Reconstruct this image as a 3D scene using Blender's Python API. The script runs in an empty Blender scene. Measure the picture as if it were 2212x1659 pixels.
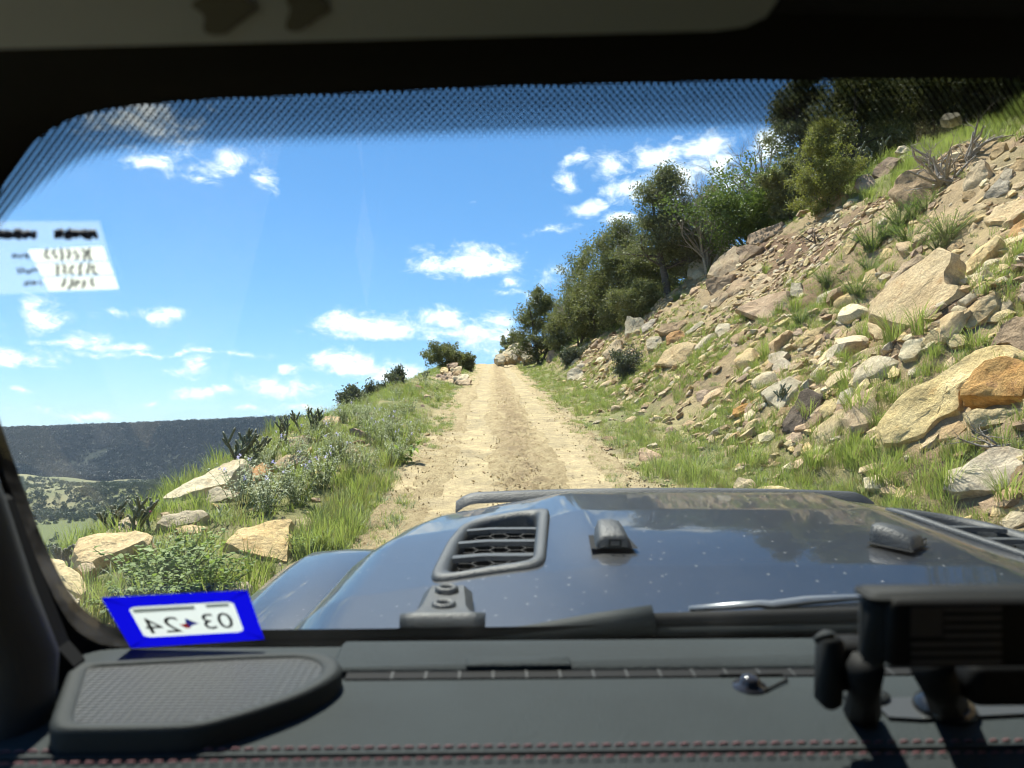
import bpy, math, random
import numpy as np
from mathutils import Vector, Matrix, Euler
rng = np.random.default_rng(7)
random.seed(7)
SC = bpy.context.scene
COL = SC.collection
R = math.radians
# ------------------------------------------------------------------ camera
F = 1661.6                     # focal length in pixels of the 2212 px wide photograph
CX, CY = 1106.0, 829.5
PITCH, YAW = R(3.12), R(-1.55)
SLOPE = R(5.96)                # the track climbs; the vehicle stands on it
CAMZ = 1.75
CAM = Vector((0, -CAMZ*math.sin(SLOPE), CAMZ*math.cos(SLOPE)))
cd = bpy.data.cameras.new('camera'); cam = bpy.data.objects.new('camera', cd); COL.objects.link(cam)
cam.location = CAM; cam.rotation_euler = (R(90)+PITCH, 0, YAW)
cd.sensor_width = 36; cd.lens = 36*F/2212; cd.clip_start = 0.02; cd.clip_end = 20000
cd.dof.use_dof = True; cd.dof.focus_distance = 11.0; cd.dof.aperture_fstop = cd.lens/4.4
SC.camera = cam
CR = cam.rotation_euler.to_matrix()
CARR = Matrix.Rotation(SLOPE, 3, 'X'); CARI = CARR.transposed()
# ------------------------------------------------------------------ light
SUN_EL, SUN_AZ = R(62), R(-24)       # azimuth from +Y, positive to the right
sdir = Vector((math.sin(SUN_AZ)*math.cos(SUN_EL), math.cos(SUN_AZ)*math.cos(SUN_EL), math.sin(SUN_EL)))
sl = bpy.data.lights.new('sun', 'SUN'); sl.energy = 5.0; sl.angle = R(0.53); sl.color = (1, .94, .84)
so = bpy.data.objects.new('sun', sl); COL.objects.link(so)
so.rotation_euler = sdir.to_track_quat('Z', 'Y').to_euler()
SC.view_settings.view_transform = 'Standard'; SC.view_settings.look = 'None'
SC.view_settings.exposure = 1.1; SC.view_settings.gamma = 1
SC.cycles.filter_width = 1.1
SC.cycles.use_denoising = True
SC.cycles.use_adaptive_sampling = True; SC.cycles.adaptive_threshold = .03; SC.cycles.adaptive_min_samples = 16
SC.cycles.max_bounces = 7; SC.cycles.diffuse_bounces = 3; SC.cycles.glossy_bounces = 3
SC.cycles.transmission_bounces = 4; SC.cycles.transparent_max_bounces = 12
SC.cycles.caustics_reflective = False; SC.cycles.caustics_refractive = False
SC.cycles.sample_clamp_indirect = 6

def ray(px, py):
    d = CR @ Vector(((px-CX)/F, (CY-py)/F, -1)); return d.normalized()
def azel(px, py):
    d = ray(px, py); return math.atan2(d.x, d.y), math.asin(d.z)

# node helper
class NT:
    def __init__(s, tree): s.t = tree; s.n = tree.nodes; s.l = tree.links
    def add(s, typ, **kw):
        n = s.n.new(typ)
        for k, v in kw.items():
            if k == 'i':
                for kk, vv in v.items():
                    if hasattr(vv, 'is_output') : s.l.new(vv, n.inputs[kk])
                    else: n.inputs[kk].default_value = vv
            else: setattr(n, k, v)
        return n
    def math(s, op, a, b=None, c=None, clamp=False):
        i = {0: a}
        if b is not None: i[1] = b
        if c is not None: i[2] = c
        return s.add('ShaderNodeMath', operation=op, use_clamp=clamp, i=i).outputs[0]
    def vmath(s, op, a, b=None):
        i = {0: a}
        if b is not None: i[1] = b
        n = s.add('ShaderNodeVectorMath', operation=op, i=i)
        return n.outputs[1] if op in ('LENGTH', 'DOT_PRODUCT') else n.outputs[0]
    def ramp(s, fac, stops, interp='LINEAR'):
        n = s.add('ShaderNodeValToRGB', i={0: fac}); cr = n.color_ramp; cr.interpolation = interp
        while len(cr.elements) < len(stops): cr.elements.new(.5)
        for e, (p, c) in zip(cr.elements, stops):
            e.position = p; e.color = (*c, 1) if len(c) == 3 else c
        return n.outputs[0]
    def noise(s, vec, scale, detail=4, rough=.55, out='Fac', dist=0):
        n = s.add('ShaderNodeTexNoise', i={'Scale': scale, 'Detail': detail, 'Roughness': rough, 'Distortion': dist})
        if vec is not None: s.l.new(vec, n.inputs['Vector'])
        return n.outputs[out]
    def mix(s, fac, a, b, typ='MIX'):
        n = s.add('ShaderNodeMix', data_type='RGBA', blend_type=typ)
        for idx, v in ((0, fac), (6, a), (7, b)):
            if hasattr(v, 'is_output'): s.l.new(v, n.inputs[idx])
            else: n.inputs[idx].default_value = (*v, 1) if isinstance(v, tuple) and len(v) == 3 else v
        return n.outputs[2]
    def mrange(s, v, a, b, c=0, d=1, smooth=True):
        return s.add('ShaderNodeMapRange', interpolation_type='SMOOTHSTEP' if smooth else 'LINEAR',
                     i={0: v, 1: a, 2: b, 3: c, 4: d}).outputs[0]

# ------------------------------------------------------------------ sky with fair-weather clouds
SKY, SKYSAT = .102, 1.13
CLOUD0, CLOUD1 = (4.6, 5.5, 6.1), (7.0, 7.15, 7.15)
W = bpy.data.worlds.new('World'); SC.world = W; W.use_nodes = True
nt = NT(W.node_tree); nt.n.clear()
sky = nt.add('ShaderNodeTexSky', sky_type='NISHITA', sun_disc=False, sun_elevation=SUN_EL, sun_rotation=SUN_AZ % (2*math.pi),
             altitude=1900, air_density=1.0, dust_density=0.0, ozone_density=2.6)
tc = nt.add('ShaderNodeTexCoord').outputs['Generated']
sep = nt.add('ShaderNodeSeparateXYZ', i={0: tc})
az = nt.math('ARCTAN2', sep.outputs[0], sep.outputs[1]); el = nt.math('ARCSINE', sep.outputs[2])
# domain: warp directions so cloud outlines are ragged
wn = nt.noise(tc, 9, 4, .6, 'Color'); wv = nt.vmath('SUBTRACT', wn, (.5, .5, .5))
ae = nt.add('ShaderNodeCombineXYZ', i={0: az, 1: el}).outputs[0]
wsc = nt.add('ShaderNodeVectorMath', operation='MULTIPLY', i={0: wv, 1: (.10, .05, 0)}).outputs[0]
aew = nt.vmath('ADD', ae, wsc)
clouds = [  # pixel centre, half width, half height, strength (1 = dense cumulus, <1 wispy), flat base?
 (1035,575,125,48,1,1),(960,572,60,26,.8,0),(1100,610,40,18,.6,0),
 (840,712,170,36,1,1),(960,695,80,32,.9,0),(1050,735,110,42,.9,0),(1080,705,60,22,.6,0),
 (760,790,110,34,1,1),(860,800,90,24,.9,0),(690,770,40,14,.7,0),
 (600,845,95,32,.75,1),(570,830,40,22,.8,0),(412,803,52,24,1,1),(440,855,65,16,.8,0),(600,795,28,14,.9,0),(330,868,24,9,.8,0),
 (105,690,58,40,.65,0),(90,660,30,26,.6,0),(345,683,44,20,.9,0),(265,668,40,16,.5,0),
 (170,745,150,10,.6,0),(190,738,40,18,.6,0),(320,768,200,8,.5,0),(520,775,110,6,.4,0),
 (40,775,95,25,1,1),(185,888,95,13,.7,0),(60,845,36,9,.6,0),(100,880,30,8,.5,0),(650,890,60,14,.6,0),(540,885,40,10,.6,0),
 (1260,343,28,18,.7,0),(1320,355,50,34,.75,0),(1360,405,52,36,.75,0),(1240,392,28,22,.65,0),(1275,447,48,20,.85,0),(1340,472,40,18,.75,0),
 (1430,335,60,30,.75,0),(1510,315,70,34,.8,0),(1480,370,90,44,.7,0),(1560,350,60,34,.7,0),(1450,420,70,34,.7,0),(1660,310,60,36,.85,0),(1600,390,60,30,.6,0),
 (340,352,80,22,.62,0),(400,378,60,14,.55,0),(485,345,58,26,.62,0),(430,360,40,12,.5,0),(565,393,34,18,.5,0),(280,270,130,40,.55,0),(340,230,110,36,.55,0),
 (1185,490,40,10,.4,0),(1210,590,36,30,.35,0),(1100,640,60,10,.35,0),(1195,650,40,20,.5,0),(1030,445,10,8,.4,0)]
clist = []
for (px, py, hw, hh, st, fl) in clouds:
    a, e = azel(px, py); clist.append((a, e, hw/F*1.15, hh/F*1.15, min(1, st*1.15), fl))
st_ = nt.add('ShaderNodeVectorMath', operation='MULTIPLY', i={0: tc, 1: (1, 1, 1.7)}).outputs[0]
n1 = nt.noise(st_, 24, 10, .66, dist=.5); n2 = nt.noise(st_, 70, 7, .65)
ragged = nt.math('ADD', nt.math('MULTIPLY', nt.math('SUBTRACT', n1, .5), 1.35), nt.math('MULTIPLY', nt.math('SUBTRACT', n2, .5), .35))
skyc = nt.add('ShaderNodeHueSaturation', i={'Saturation': SKYSAT, 'Value': 1.0, 'Color': nt.vmath('DIVIDE', nt.mix(1, sky.outputs[0], (.84, 1.0, 1.08), 'MULTIPLY'), nt.vmath('ADD', nt.vmath('MULTIPLY', sky.outputs[0], (.10, .085, .06)), (1, 1, 1)))}).outputs[0]
def cloudsky(acc):
    dens = nt.math('ADD', nt.math('MULTIPLY', nt.math('MAXIMUM', acc, -.6), .62), ragged)
    alpha = nt.mrange(dens, .02, .50)
    shade = nt.mrange(nt.math('ADD', dens, nt.math('MULTIPLY', nt.math('SUBTRACT', n2, .5), .6)), .12, .6)
    ccol = nt.mix(shade, CLOUD0, CLOUD1)
    full = nt.mix(nt.math('MULTIPLY', alpha, .93), skyc, ccol)
    return nt.add('ShaderNodeBackground', i={'Color': full, 'Strength': SKY}).outputs[0]
def field(lst):
    acc = None
    for (a, e, hw, hh, st, fl) in lst:
        d = nt.vmath('MULTIPLY', nt.vmath('SUBTRACT', aew, (a, e, 0)), (1/hw, 1/hh, 0))
        m = nt.math('SUBTRACT', 1.0, nt.vmath('LENGTH', d))
        if fl: m = nt.math('MINIMUM', m, nt.math('MULTIPLY', nt.math('SUBTRACT', el, e-hh*.62), 2.2/hh))
        m = nt.math('MULTIPLY', m, st); acc = m if acc is None else nt.math('MAXIMUM', acc, m)
    return acc
# the cloud field is evaluated by sector of sky; round the rest of the sky the same fair-weather clouds go on as noise
cuts = [-.70, -.36, -.17, .09, .62]
gen = nt.math('SUBTRACT', nt.math('MULTIPLY', nt.noise(st_, 3.2, 3, .5), 2.6), 1.62)
shd = cloudsky(gen)
for c0, c1 in zip(cuts[:-1], cuts[1:]):
    sec = [c for c in clist if c[0]+c[2]*1.9 > c0-.02 and c[0]-c[2]*1.9 < c1+.02]
    inside = nt.math('MULTIPLY', nt.math('MULTIPLY', nt.math('GREATER_THAN', az, c0), nt.math('LESS_THAN', az, c1)), nt.math('LESS_THAN', el, .56))
    shd = nt.add('ShaderNodeMixShader', i={0: inside, 1: shd, 2: cloudsky(field(sec))}).outputs[0]
nt.l.new(shd, nt.add('ShaderNodeOutputWorld').inputs[0])

# ------------------------------------------------------------------ helpers
def _hash(i, j, s):
    h = (i*374761393 + j*668265263 + s*1442695041) & 0xffffffff
    h = ((h ^ (h >> 13))*1274126177) & 0xffffffff
    return ((h ^ (h >> 16)) & 0xffff)/65535.0
def vn(x, y, s=0):
    x = np.asarray(x, float); y = np.asarray(y, float)
    i = np.floor(x).astype(np.int64); j = np.floor(y).astype(np.int64)
    u = x-i; v = y-j; u = u*u*(3-2*u); v = v*v*(3-2*v)
    return ((_hash(i, j, s)*(1-u)+_hash(i+1, j, s)*u)*(1-v)+(_hash(i, j+1, s)*(1-u)+_hash(i+1, j+1, s)*u)*v)*2-1
def fbm(x, y, o=4, s=0, g=.5):
    t = 0; a = 1
    for k in range(o): t = t+a*vn(x*2**k, y*2**k, s+k*17); a *= g
    return t
def vn3(p, s=0): return (vn(p[:, 0]+p[:, 2]*.71, p[:, 1]-p[:, 2]*.53, s)+vn(p[:, 1]*.8+p[:, 2], p[:, 0]*.6-p[:, 2]*.9, s+5))*.6
def sst(a, b, x): t = np.clip((x-a)/(b-a), 0, 1); return t*t*(3-2*t)
def mesh(name, V, F, mat=None, smooth=True, attr=None, uv=None):
    V = np.asarray(V, np.float32); me = bpy.data.meshes.new(name)
    Fs = F if isinstance(F, list) and len(F) and isinstance(F[0], np.ndarray) else [np.asarray(F)]
    Fs = [f for f in Fs if len(f)]
    loops = np.concatenate([f.ravel() for f in Fs]).astype(np.int32)
    tot = np.concatenate([np.full(len(f), f.shape[1]) for f in Fs]).astype(np.int32)
    start = np.concatenate([[0], np.cumsum(tot)[:-1]]).astype(np.int32)
    me.vertices.add(len(V)); me.vertices.foreach_set('co', V.ravel())
    me.loops.add(len(loops)); me.loops.foreach_set('vertex_index', loops)
    me.polygons.add(len(tot)); me.polygons.foreach_set('loop_start', start)
    me.polygons.foreach_set('loop_total', tot)
    me.polygons.foreach_set('use_smooth', np.full(len(tot), smooth))
    me.update(calc_edges=True); me.validate()
    if attr is not None:
        for k, v in attr.items():
            if np.ndim(v) == 1:
                a = me.attributes.new(k, 'FLOAT', 'POINT'); a.data.foreach_set('value', np.asarray(v, np.float32))
            else:
                a = me.attributes.new(k, 'FLOAT_COLOR', 'POINT')
                a.data.foreach_set('color', np.c_[v, np.ones(len(v))].astype(np.float32).ravel())
    if uv is not None:
        u = me.uv_layers.new(name='UVMap'); u.data.foreach_set('uv', np.asarray(uv, np.float32)[loops].ravel())
    if mat: me.materials.append(mat)
    return me
def ob(name, me, parent=None, label=None, cat=None, group=None, kind=None):
    o = bpy.data.objects.new(name, me); COL.objects.link(o)
    if parent is not None: o.parent = parent
    if label: o['label'] = label
    if cat: o['category'] = cat
    if group: o['group'] = group
    if kind: o['kind'] = kind
    return o
class MB:
    def __init__(s): s.v = []; s.q = []; s.t = []; s.n = 0; s.a = []
    def add(s, V, q=None, t=None, a=None):
        V = np.asarray(V, float).reshape(-1, 3)
        if q is not None and len(q): s.q.append(np.asarray(q)+s.n)
        if t is not None and len(t): s.t.append(np.asarray(t)+s.n)
        s.v.append(V); s.n += len(V)
        s.a.append(np.full(len(V), .5) if a is None else (np.full(len(V), a) if np.ndim(a) == 0 else np.asarray(a)))
    def box(s, lo, hi, bev=0):
        x0, y0, z0 = lo; x1, y1, z1 = hi; b = bev
        if not b:
            V = [(x, y, z) for z in (z0, z1) for y in (y0, y1) for x in (x0, x1)]
            s.add(V, [(0, 2, 3, 1), (4, 5, 7, 6), (0, 1, 5, 4), (2, 6, 7, 3), (0, 4, 6, 2), (1, 3, 7, 5)])
        else:
            pts = rrect(x0, x1, y0, y1, b, 4); n = len(pts)
            ins = rrect(x0+b*.6, x1-b*.6, y0+b*.6, y1-b*.6, b*.5, 4)
            V = [(*p, z0) for p in ins]+[(*p, z0+b*.6) for p in pts]+[(*p, z1-b*.6) for p in pts]+[(*p, z1) for p in ins]
            q = []
            for k in range(3):
                for i in range(n): q.append((k*n+i, k*n+(i+1) % n, (k+1)*n+(i+1) % n, (k+1)*n+i))
            V.append(((x0+x1)/2, (y0+y1)/2, z0)); V.append(((x0+x1)/2, (y0+y1)/2, z1))
            t = [(4*n, (i+1) % n, i) for i in range(n)]+[(4*n+1, 3*n+i, 3*n+(i+1) % n) for i in range(n)]
            s.add(V, q, t)
    def tube(s, P, rad, sides=6, a=None, cap=True):
        P = np.asarray(P, float); n = len(P); rad = np.broadcast_to(rad, n)
        T = np.gradient(P, axis=0); T /= np.linalg.norm(T, axis=1)[:, None]+1e-9
        ref = np.array((0, 0, 1.)) if abs(T[:, 2]).mean() < .8 else np.array((1., 0, 0))
        U = np.cross(T, ref); U /= np.linalg.norm(U, axis=1)[:, None]+1e-9; Vv = np.cross(T, U)
        th = np.linspace(0, 2*np.pi, sides, endpoint=False)
        V = P[:, None]+rad[:, None, None]*(U[:, None]*np.cos(th)[None, :, None]+Vv[:, None]*np.sin(th)[None, :, None])
        q = [(k*sides+i, k*sides+(i+1) % sides, (k+1)*sides+(i+1) % sides, (k+1)*sides+i) for k in range(n-1) for i in range(sides)]
        V = V.reshape(-1, 3); t = []
        if cap:
            V = np.vstack([V, P[0], P[-1]]); m = n*sides
            t = [(m, (i+1) % sides, i) for i in range(sides)]+[(m+1, (n-1)*sides+i, (n-1)*sides+(i+1) % sides) for i in range(sides)]
        s.add(V, q, t, a)
    def mesh(s, name, mat, smooth=True, attr='v'):
        V = np.vstack(s.v); Fs = []
        if s.q: Fs.append(np.vstack(s.q))
        if s.t: Fs.append(np.vstack(s.t))
        return mesh(name, V, Fs, mat, smooth, {attr: np.concatenate(s.a)} if attr else None)
    def build(s, name, mat, parent=None, smooth=True, **k): return ob(name, s.mesh(name, mat, smooth), parent, **k)
def rrect(x0, x1, y0, y1, r, k=5):
    out = []
    for cx, cy, a in ((x1-r, y1-r, 0), (x0+r, y1-r, 90), (x0+r, y0+r, 180), (x1-r, y0+r, 270)):
        for i in range(k): t = R(a+90*i/(k-1)); out.append((cx+r*math.cos(t), cy+r*math.sin(t)))
    return out

# ------------------------------------------------------------------ materials
def mat(name):
    m = bpy.data.materials.new(name); m.use_nodes = True; n = NT(m.node_tree); n.n.clear()
    out = n.add('ShaderNodeOutputMaterial'); return m, n, out
def pbr(name, col, rough=.6, metal=0, noise=0, scale=20, bump=0, bscale=60, spec=.5, coat=0, coatr=.03):
    m, n, out = mat(name)
    b = n.add('ShaderNodeBsdfPrincipled', i={'Roughness': rough, 'Metallic': metal, 'Specular IOR Level': spec, 'Coat Weight': coat, 'Coat Roughness': coatr})
    g = n.add('ShaderNodeTexCoord').outputs['Object']
    if noise:
        f = n.noise(g, scale, 5); c = n.mix(n.mrange(f, .3, .7), tuple(x*(1-noise) for x in col), tuple(min(1, x*(1+noise)) for x in col))
        n.l.new(c, b.inputs['Base Color'])
    else: b.inputs['Base Color'].default_value = (*col, 1)
    if bump:
        bp = n.add('ShaderNodeBump', i={'Strength': bump, 'Distance': .01, 'Height': n.noise(g, bscale, 5)}); n.l.new(bp.outputs[0], b.inputs['Normal'])
    n.l.new(b.outputs[0], out.inputs[0]); return m
def foliage(name, c0, c1, trans=.3, rough=.6, seg=None):
    m, n, out = mat(name)
    at = n.add('ShaderNodeAttribute', attribute_name='v').outputs['Fac']
    oi = n.add('ShaderNodeObjectInfo').outputs['Random']
    g = n.add('ShaderNodeNewGeometry').outputs['Position']
    f = n.math('ADD', n.math('MULTIPLY', at, .6), n.math('ADD', n.math('MULTIPLY', oi, .2), n.math('MULTIPLY', n.math('SUBTRACT', n.noise(g, 1.3, 3), .4), .7)), clamp=True)
    c = n.ramp(f, [(0.05, c0), (.95, c1)] if seg is None else seg)
    d = n.add('ShaderNodeBsdfPrincipled', i={'Base Color': c, 'Roughness': rough, 'Specular IOR Level': .35})
    t = n.add('ShaderNodeBsdfTranslucent', i={'Color': n.mix(.5, c, (c1[0]*1.2, c1[1]*1.35, c1[2]*.6))})
    mx = n.add('ShaderNodeMixShader', i={0: trans, 1: d.outputs[0], 2: t.outputs[0]})
    n.l.new(mx.outputs[0], out.inputs[0]); return m
def rockmat(name, c0, c1, stain, bands=1.0):
    m, n, out = mat(name)
    g = n.add('ShaderNodeTexCoord').outputs['Object']
    wp = n.add('ShaderNodeNewGeometry').outputs['Position']
    rnd = n.add('ShaderNodeObjectInfo').outputs['Random']
    big = n.noise(wp, 2.3, 6, .65); fine = n.noise(wp, 26, 8, .68)
    st = n.add('ShaderNodeVectorMath', operation='MULTIPLY', i={0: g, 1: (3, 3, 26)}).outputs[0]
    lay = n.noise(st, 1.0, 5, .6, dist=.6)
    c = n.mix(n.mrange(big, .33, .68), c0, c1)
    c = n.mix(n.math('MULTIPLY', n.mrange(n.noise(wp, 3.7, 7, .7), .54, .70), .75), c, stain)
    c = n.mix(n.math('MULTIPLY', n.mrange(lay, .45, .7), .28*bands), c, tuple(x*.62 for x in c0))
    c = n.mix(n.mrange(fine, .3, .75), n.mix(1, c, (.74, .73, .72), 'MULTIPLY'), n.mix(1, c, (1.18, 1.17, 1.14), 'MULTIPLY'))
    hv = n.add('ShaderNodeHueSaturation', i={'Hue': n.math('ADD', .494, n.math('MULTIPLY', rnd, .012)), 'Saturation': n.math('ADD', .86, n.math('MULTIPLY', rnd, .2)), 'Value': n.math('ADD', .84, n.math('MULTIPLY', rnd, .28)), 'Color': c})
    h = n.math('ADD', n.math('MULTIPLY', fine, .6), n.math('ADD', n.math('MULTIPLY', lay, .5*bands), n.math('MULTIPLY', n.noise(wp, 9, 6, .7), .9)))
    bp = n.add('ShaderNodeBump', i={'Strength': .85, 'Distance': .035, 'Height': h})
    b = n.add('ShaderNodeBsdfPrincipled', i={'Base Color': hv.outputs[0], 'Roughness': .92, 'Specular IOR Level': .25, 'Normal': bp.outputs[0]})
    n.l.new(b.outputs[0], out.inputs[0]); return m
ROCK = dict(
 tan=rockmat('sandstone_tan', (.52, .365, .185), (.64, .485, .275), (.44, .25, .10)),
 pale=rockmat('sandstone_pale', (.53, .42, .26), (.66, .56, .38), (.44, .30, .15)),
 yellow=rockmat('sandstone_yellow', (.52, .385, .19), (.64, .505, .285), (.43, .26, .11)),
 orange=rockmat('sandstone_orange', (.40, .20, .075), (.54, .325, .14), (.27, .14, .09)),
 pink=rockmat('sandstone_pink', (.43, .285, .165), (.55, .395, .245), (.32, .205, .125)),
 brown=rockmat('sandstone_brown', (.32, .21, .115), (.45, .315, .18), (.21, .14, .09)),
 grey=rockmat('weathered_grey_rock', (.36, .295, .20), (.50, .425, .305), (.25, .19, .125)),
 dark=rockmat('varnished_dark_rock', (.10, .075, .055), (.20, .15, .11), (.25, .13, .07)))
MAT = dict(
 grass=foliage('grass_green', (.125, .165, .045), (.34, .385, .125), .42),
 weed=foliage('grey_green_weeds', (.12, .15, .075), (.34, .38, .22), .35),
 drygrass=foliage('grass_dry', (.20, .19, .075), (.40, .36, .17), .3),
 juniper=foliage('juniper_foliage', (.085, .093, .042), (.225, .23, .10), .32),
 pinyon=foliage('pinyon_foliage', (.08, .09, .046), (.205, .215, .105), .32),
 yellowjuniper=foliage('yellow_juniper_foliage', (.10, .11, .028), (.28, .28, .08), .35),
 oak=foliage('oak_leaves', (.055, .085, .022), (.15, .205, .055), .3),
 sage=foliage('silver_leaves', (.20, .23, .125), (.47, .50, .33), .3),
 leafy=foliage('bright_leaves', (.11, .17, .04), (.29, .37, .11), .4),
 feathery=foliage('feathery_leaves', (.10, .16, .04), (.25, .33, .09), .4),
 greyleaf=foliage('grey_green_leaves', (.07, .08, .05), (.17, .185, .125), .2),
 farwood=foliage('valley_woodland_foliage', (.055, .068, .032), (.15, .17, .08), .1),
 shadedforest=foliage('mesa_conifers_painted_shade', (.018, .026, .015), (.046, .060, .033), .05),  # cloud shadow over the mesa is put into this darker leaf colour
 petal=foliage('lavender_petals', (.36, .33, .62), (.52, .48, .78), .3),
 pinkpetal=pbr('magenta_bloom', (.45, .05, .18), .5),
 cholla=foliage('cholla_joints', (.07, .08, .045), (.17, .18, .11), .05),
 spine=pbr('cholla_spines', (.50, .45, .32), .6),
 bark=pbr('dark_bark', (.085, .072, .06), .95, noise=.4, scale=14, bump=.8),
 deadwood=pbr('weathered_deadwood', (.24, .21, .18), .9, noise=.35, scale=18, bump=.6),
 darkwood=pbr('dark_dead_twigs', (.09, .075, .065), .9, noise=.35, scale=18),
 greywood=pbr('bare_grey_twigs', (.27, .24, .205), .9, noise=.3, scale=18),
 stem=pbr('green_stem', (.12, .15, .06), .7))

# ------------------------------------------------------------------ terrain
def zr(y):
    y = np.asarray(y, float); s = math.tan(SLOPE)
    z = s*np.clip(y, -400, 70)
    t = np.clip((y-70)/30, 0, 1); z = z+30*s*(t-t*t/2*1.12)
    z = z-.03*np.clip(y-100, 0, 150)
    return z-np.clip(y-300, 0, 900)*.13
def cuttop(y): return np.interp(y, [-30, 6, 17, 30, 37, 44, 54, 64, 80, 110, 400], [5.6, 5.7, 6.0, 6.6, 4.3, 2.2, 1.3, .8, .9, .7, .4])
def cross(x, y):
    x = np.asarray(x, float); y = np.asarray(y, float)
    jag = .55*fbm(y*.22, x*.05, 3, 4)
    xx = x+jag*sst(3, 6, x)
    toe = .10*sst(2.0, 3.0, x)+.18*np.clip(xx-2.8, 0, .9)
    zt = cuttop(y)
    face = toe+.78*np.clip(xx-3.65, 0, None)
    top = toe+zt
    xt = 3.65+zt/.78
    over = np.clip(xx-xt, 0, None)
    nat = .62*np.clip(over, 0, 2.6)+.34*np.clip(over-2.6, 0, 40)+.1*np.clip(over-42.6, 0, 300)
    right = np.minimum(face, top+nat)
    d = np.clip(-1.15-x, 0, None)
    left = (.06+.18*sst(6, 12, y))*sst(0, 1.2, d)+.06*fbm(x*.8, y*.4, 2, 9)*sst(0, .6, d)
    e = np.interp(y, [0, 4, 6, 9, 13, 30], [2.6, 2.85, 3.0, 3.1, 3.3, 3.4])+.25*fbm(y*.25, y*0+3.1, 2, 12)*sst(7, 14, y)
    dd = np.clip(-x-e, 0, None)
    left = left-.48*dd*sst(0, .7, dd)-.22*np.clip(dd-1.2, 0, None)
    return np.where(x > 0, right, left)
def H(x, y, detail=True):
    x = np.asarray(x, float); y = np.asarray(y, float)
    hill = zr(y)+cross(x, y)
    far = sst(20, 90, np.hypot(x, y))
    hill = hill+far*fbm(x*.02, y*.02, 4, 21)*2.0*sst(6, 40, abs(x))
    kn = fbm(x/330+3.3, y/330, 5, 31, .52)
    mead = np.exp(-(((x+505)/170)**2+((y-950)/150)**2))
    val = -128+30*(kn+.25)*(1-mead)*sst(250, 700, np.hypot(x, y))+20*np.exp(-(((x+640)/200)**2+((y-1330)/150)**2))
    fr = 2050+110*fbm(x/420, x*0, 3, 44)
    ztop = np.clip(-11+(x+1500)/830*32, -40, 60)
    m = sst(0, 1, (y-fr)/330); mes = val*(1-m)+ztop*m+fbm(x/90, y/90, 3, 52)*7*(m*(1-m)*4)
    val = np.where(y > fr-5, mes, val)
    k = 8.0
    t = np.clip(.5+.5*(hill-val)/k, 0, 1); z = val*(1-t)+hill*t+k*t*(1-t)
    if detail:
        near = 1-sst(30, 70, np.hypot(x, y))
        rough = sst(2.3, 4.5, x)*(1-.4*sst(11.5, 14, x))
        led = fbm(x*.55+2, y*.45, 3, 67); led = .5*led+.5*np.round(led*2.5)/2.5
        z = z+near*(rough*(.20*led+.10*fbm(x*1.1, y*1.1, 3, 61)+.05*fbm(x*5, y*5, 3, 63))+.02*fbm(x*3, y*3, 2, 65)*(1-rough))
    return z
def h1(x, y): return float(H(np.array([x]), np.array([y]))[0])
def normal(x, y, e=.25):
    n = Vector((-(h1(x+e, y)-h1(x-e, y))/(2*e), -(h1(x, y+e)-h1(x, y-e))/(2*e), 1)); return n.normalized()
def hit(px, py, tmax=140):
    for k in range(60):      # on the very rim: step down to the first line of sight that meets the ground
        h = _hit(px, py+4*k, tmax)
        if h is not None: return h
def _hit(px, py, tmax=140):
    d = ray(px, py); t = np.linspace(2.4, tmax, 6000)
    X = CAM.x+d.x*t; Y = CAM.y+d.y*t; Z = CAM.z+d.z*t
    b = np.nonzero(Z < H(X, Y))[0]
    if len(b) == 0: return None
    k = b[0]; return Vector((X[k], Y[k], Z[k]))
def atdepth(px, py, Y):
    d = ray(px, py); t = (Y-CAM.y)/d.y; return CAM+d*t

# one sheet: polar rings about the viewpoint, fine where the eye is, reaching the horizon
azs = np.concatenate([np.arange(-180, -42, 3), np.arange(-42, 42, .22), np.arange(42, 180, 3)])*math.pi/180
rad = np.concatenate([[0.0], np.geomspace(1.2, 4, 40)[:-1], np.geomspace(4, 60, 280)[:-1], np.geomspace(60, 9000, 150)])
A, RR = np.meshgrid(azs, rad)
GX = RR*np.sin(A); GY = RR*np.cos(A); GZ = H(GX, GY)
na = len(azs); nr = len(rad)
idx = np.arange(na*nr).reshape(nr, na)
q = np.stack([idx[:-1], np.roll(idx, -1, 1)[:-1], np.roll(idx, -1, 1)[1:], idx[1:]], -1).reshape(-1, 4)[:, ::-1]
gx, gy = GX.ravel(), GY.ravel(); r_ = np.hypot(gx, gy)
def lerp(a, b, t): return a+(np.asarray(b)-a)*t[:, None]
def cut_masks(x, y):
    xt = 3.65+cuttop(y)/.78
    face = sst(3.4, 4.6, x)*(1-sst(xt-.2, xt+.5, x))
    soil = np.exp(-(((x-(xt-2.0))/1.7)**2))*sst(13, 18, y)*(1-sst(30, 36, y))*sst(3.5, 6, x)
    return face, soil
face, soil = cut_masks(gx, gy)
nz = fbm(gx*.9, gy*.9, 4, 71)*.5+.5
gc = np.tile(np.array((.20, .20, .085)), (len(gx), 1))
gc = lerp(gc, (.30, .26, .13), sst(.35, .8, nz))
gc = lerp(gc, (.36, .27, .16), face*(.8+.2*nz))
gc = lerp(gc, (.23, .155, .095), face*sst(.45, .75, fbm(gx*.35, gy*.3, 3, 77)*.5+.5))
gc = lerp(gc, (.17, .105, .065), soil*sst(.15, .5, nz))
vf = sst(90, 250, r_)
vn_ = fbm(gx/60, gy/60, 4, 75)*.5+.5
vg = lerp(np.tile(np.array((.15, .16, .075)), (len(gx), 1)), (.26, .24, .13), sst(.4, .85, vn_))
mead = np.exp(-(((gx+505)/190)**2+((gy-950)/130)**2)); vg = lerp(vg, (.13, .15, .06), sst(.25, .6, mead))
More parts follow.
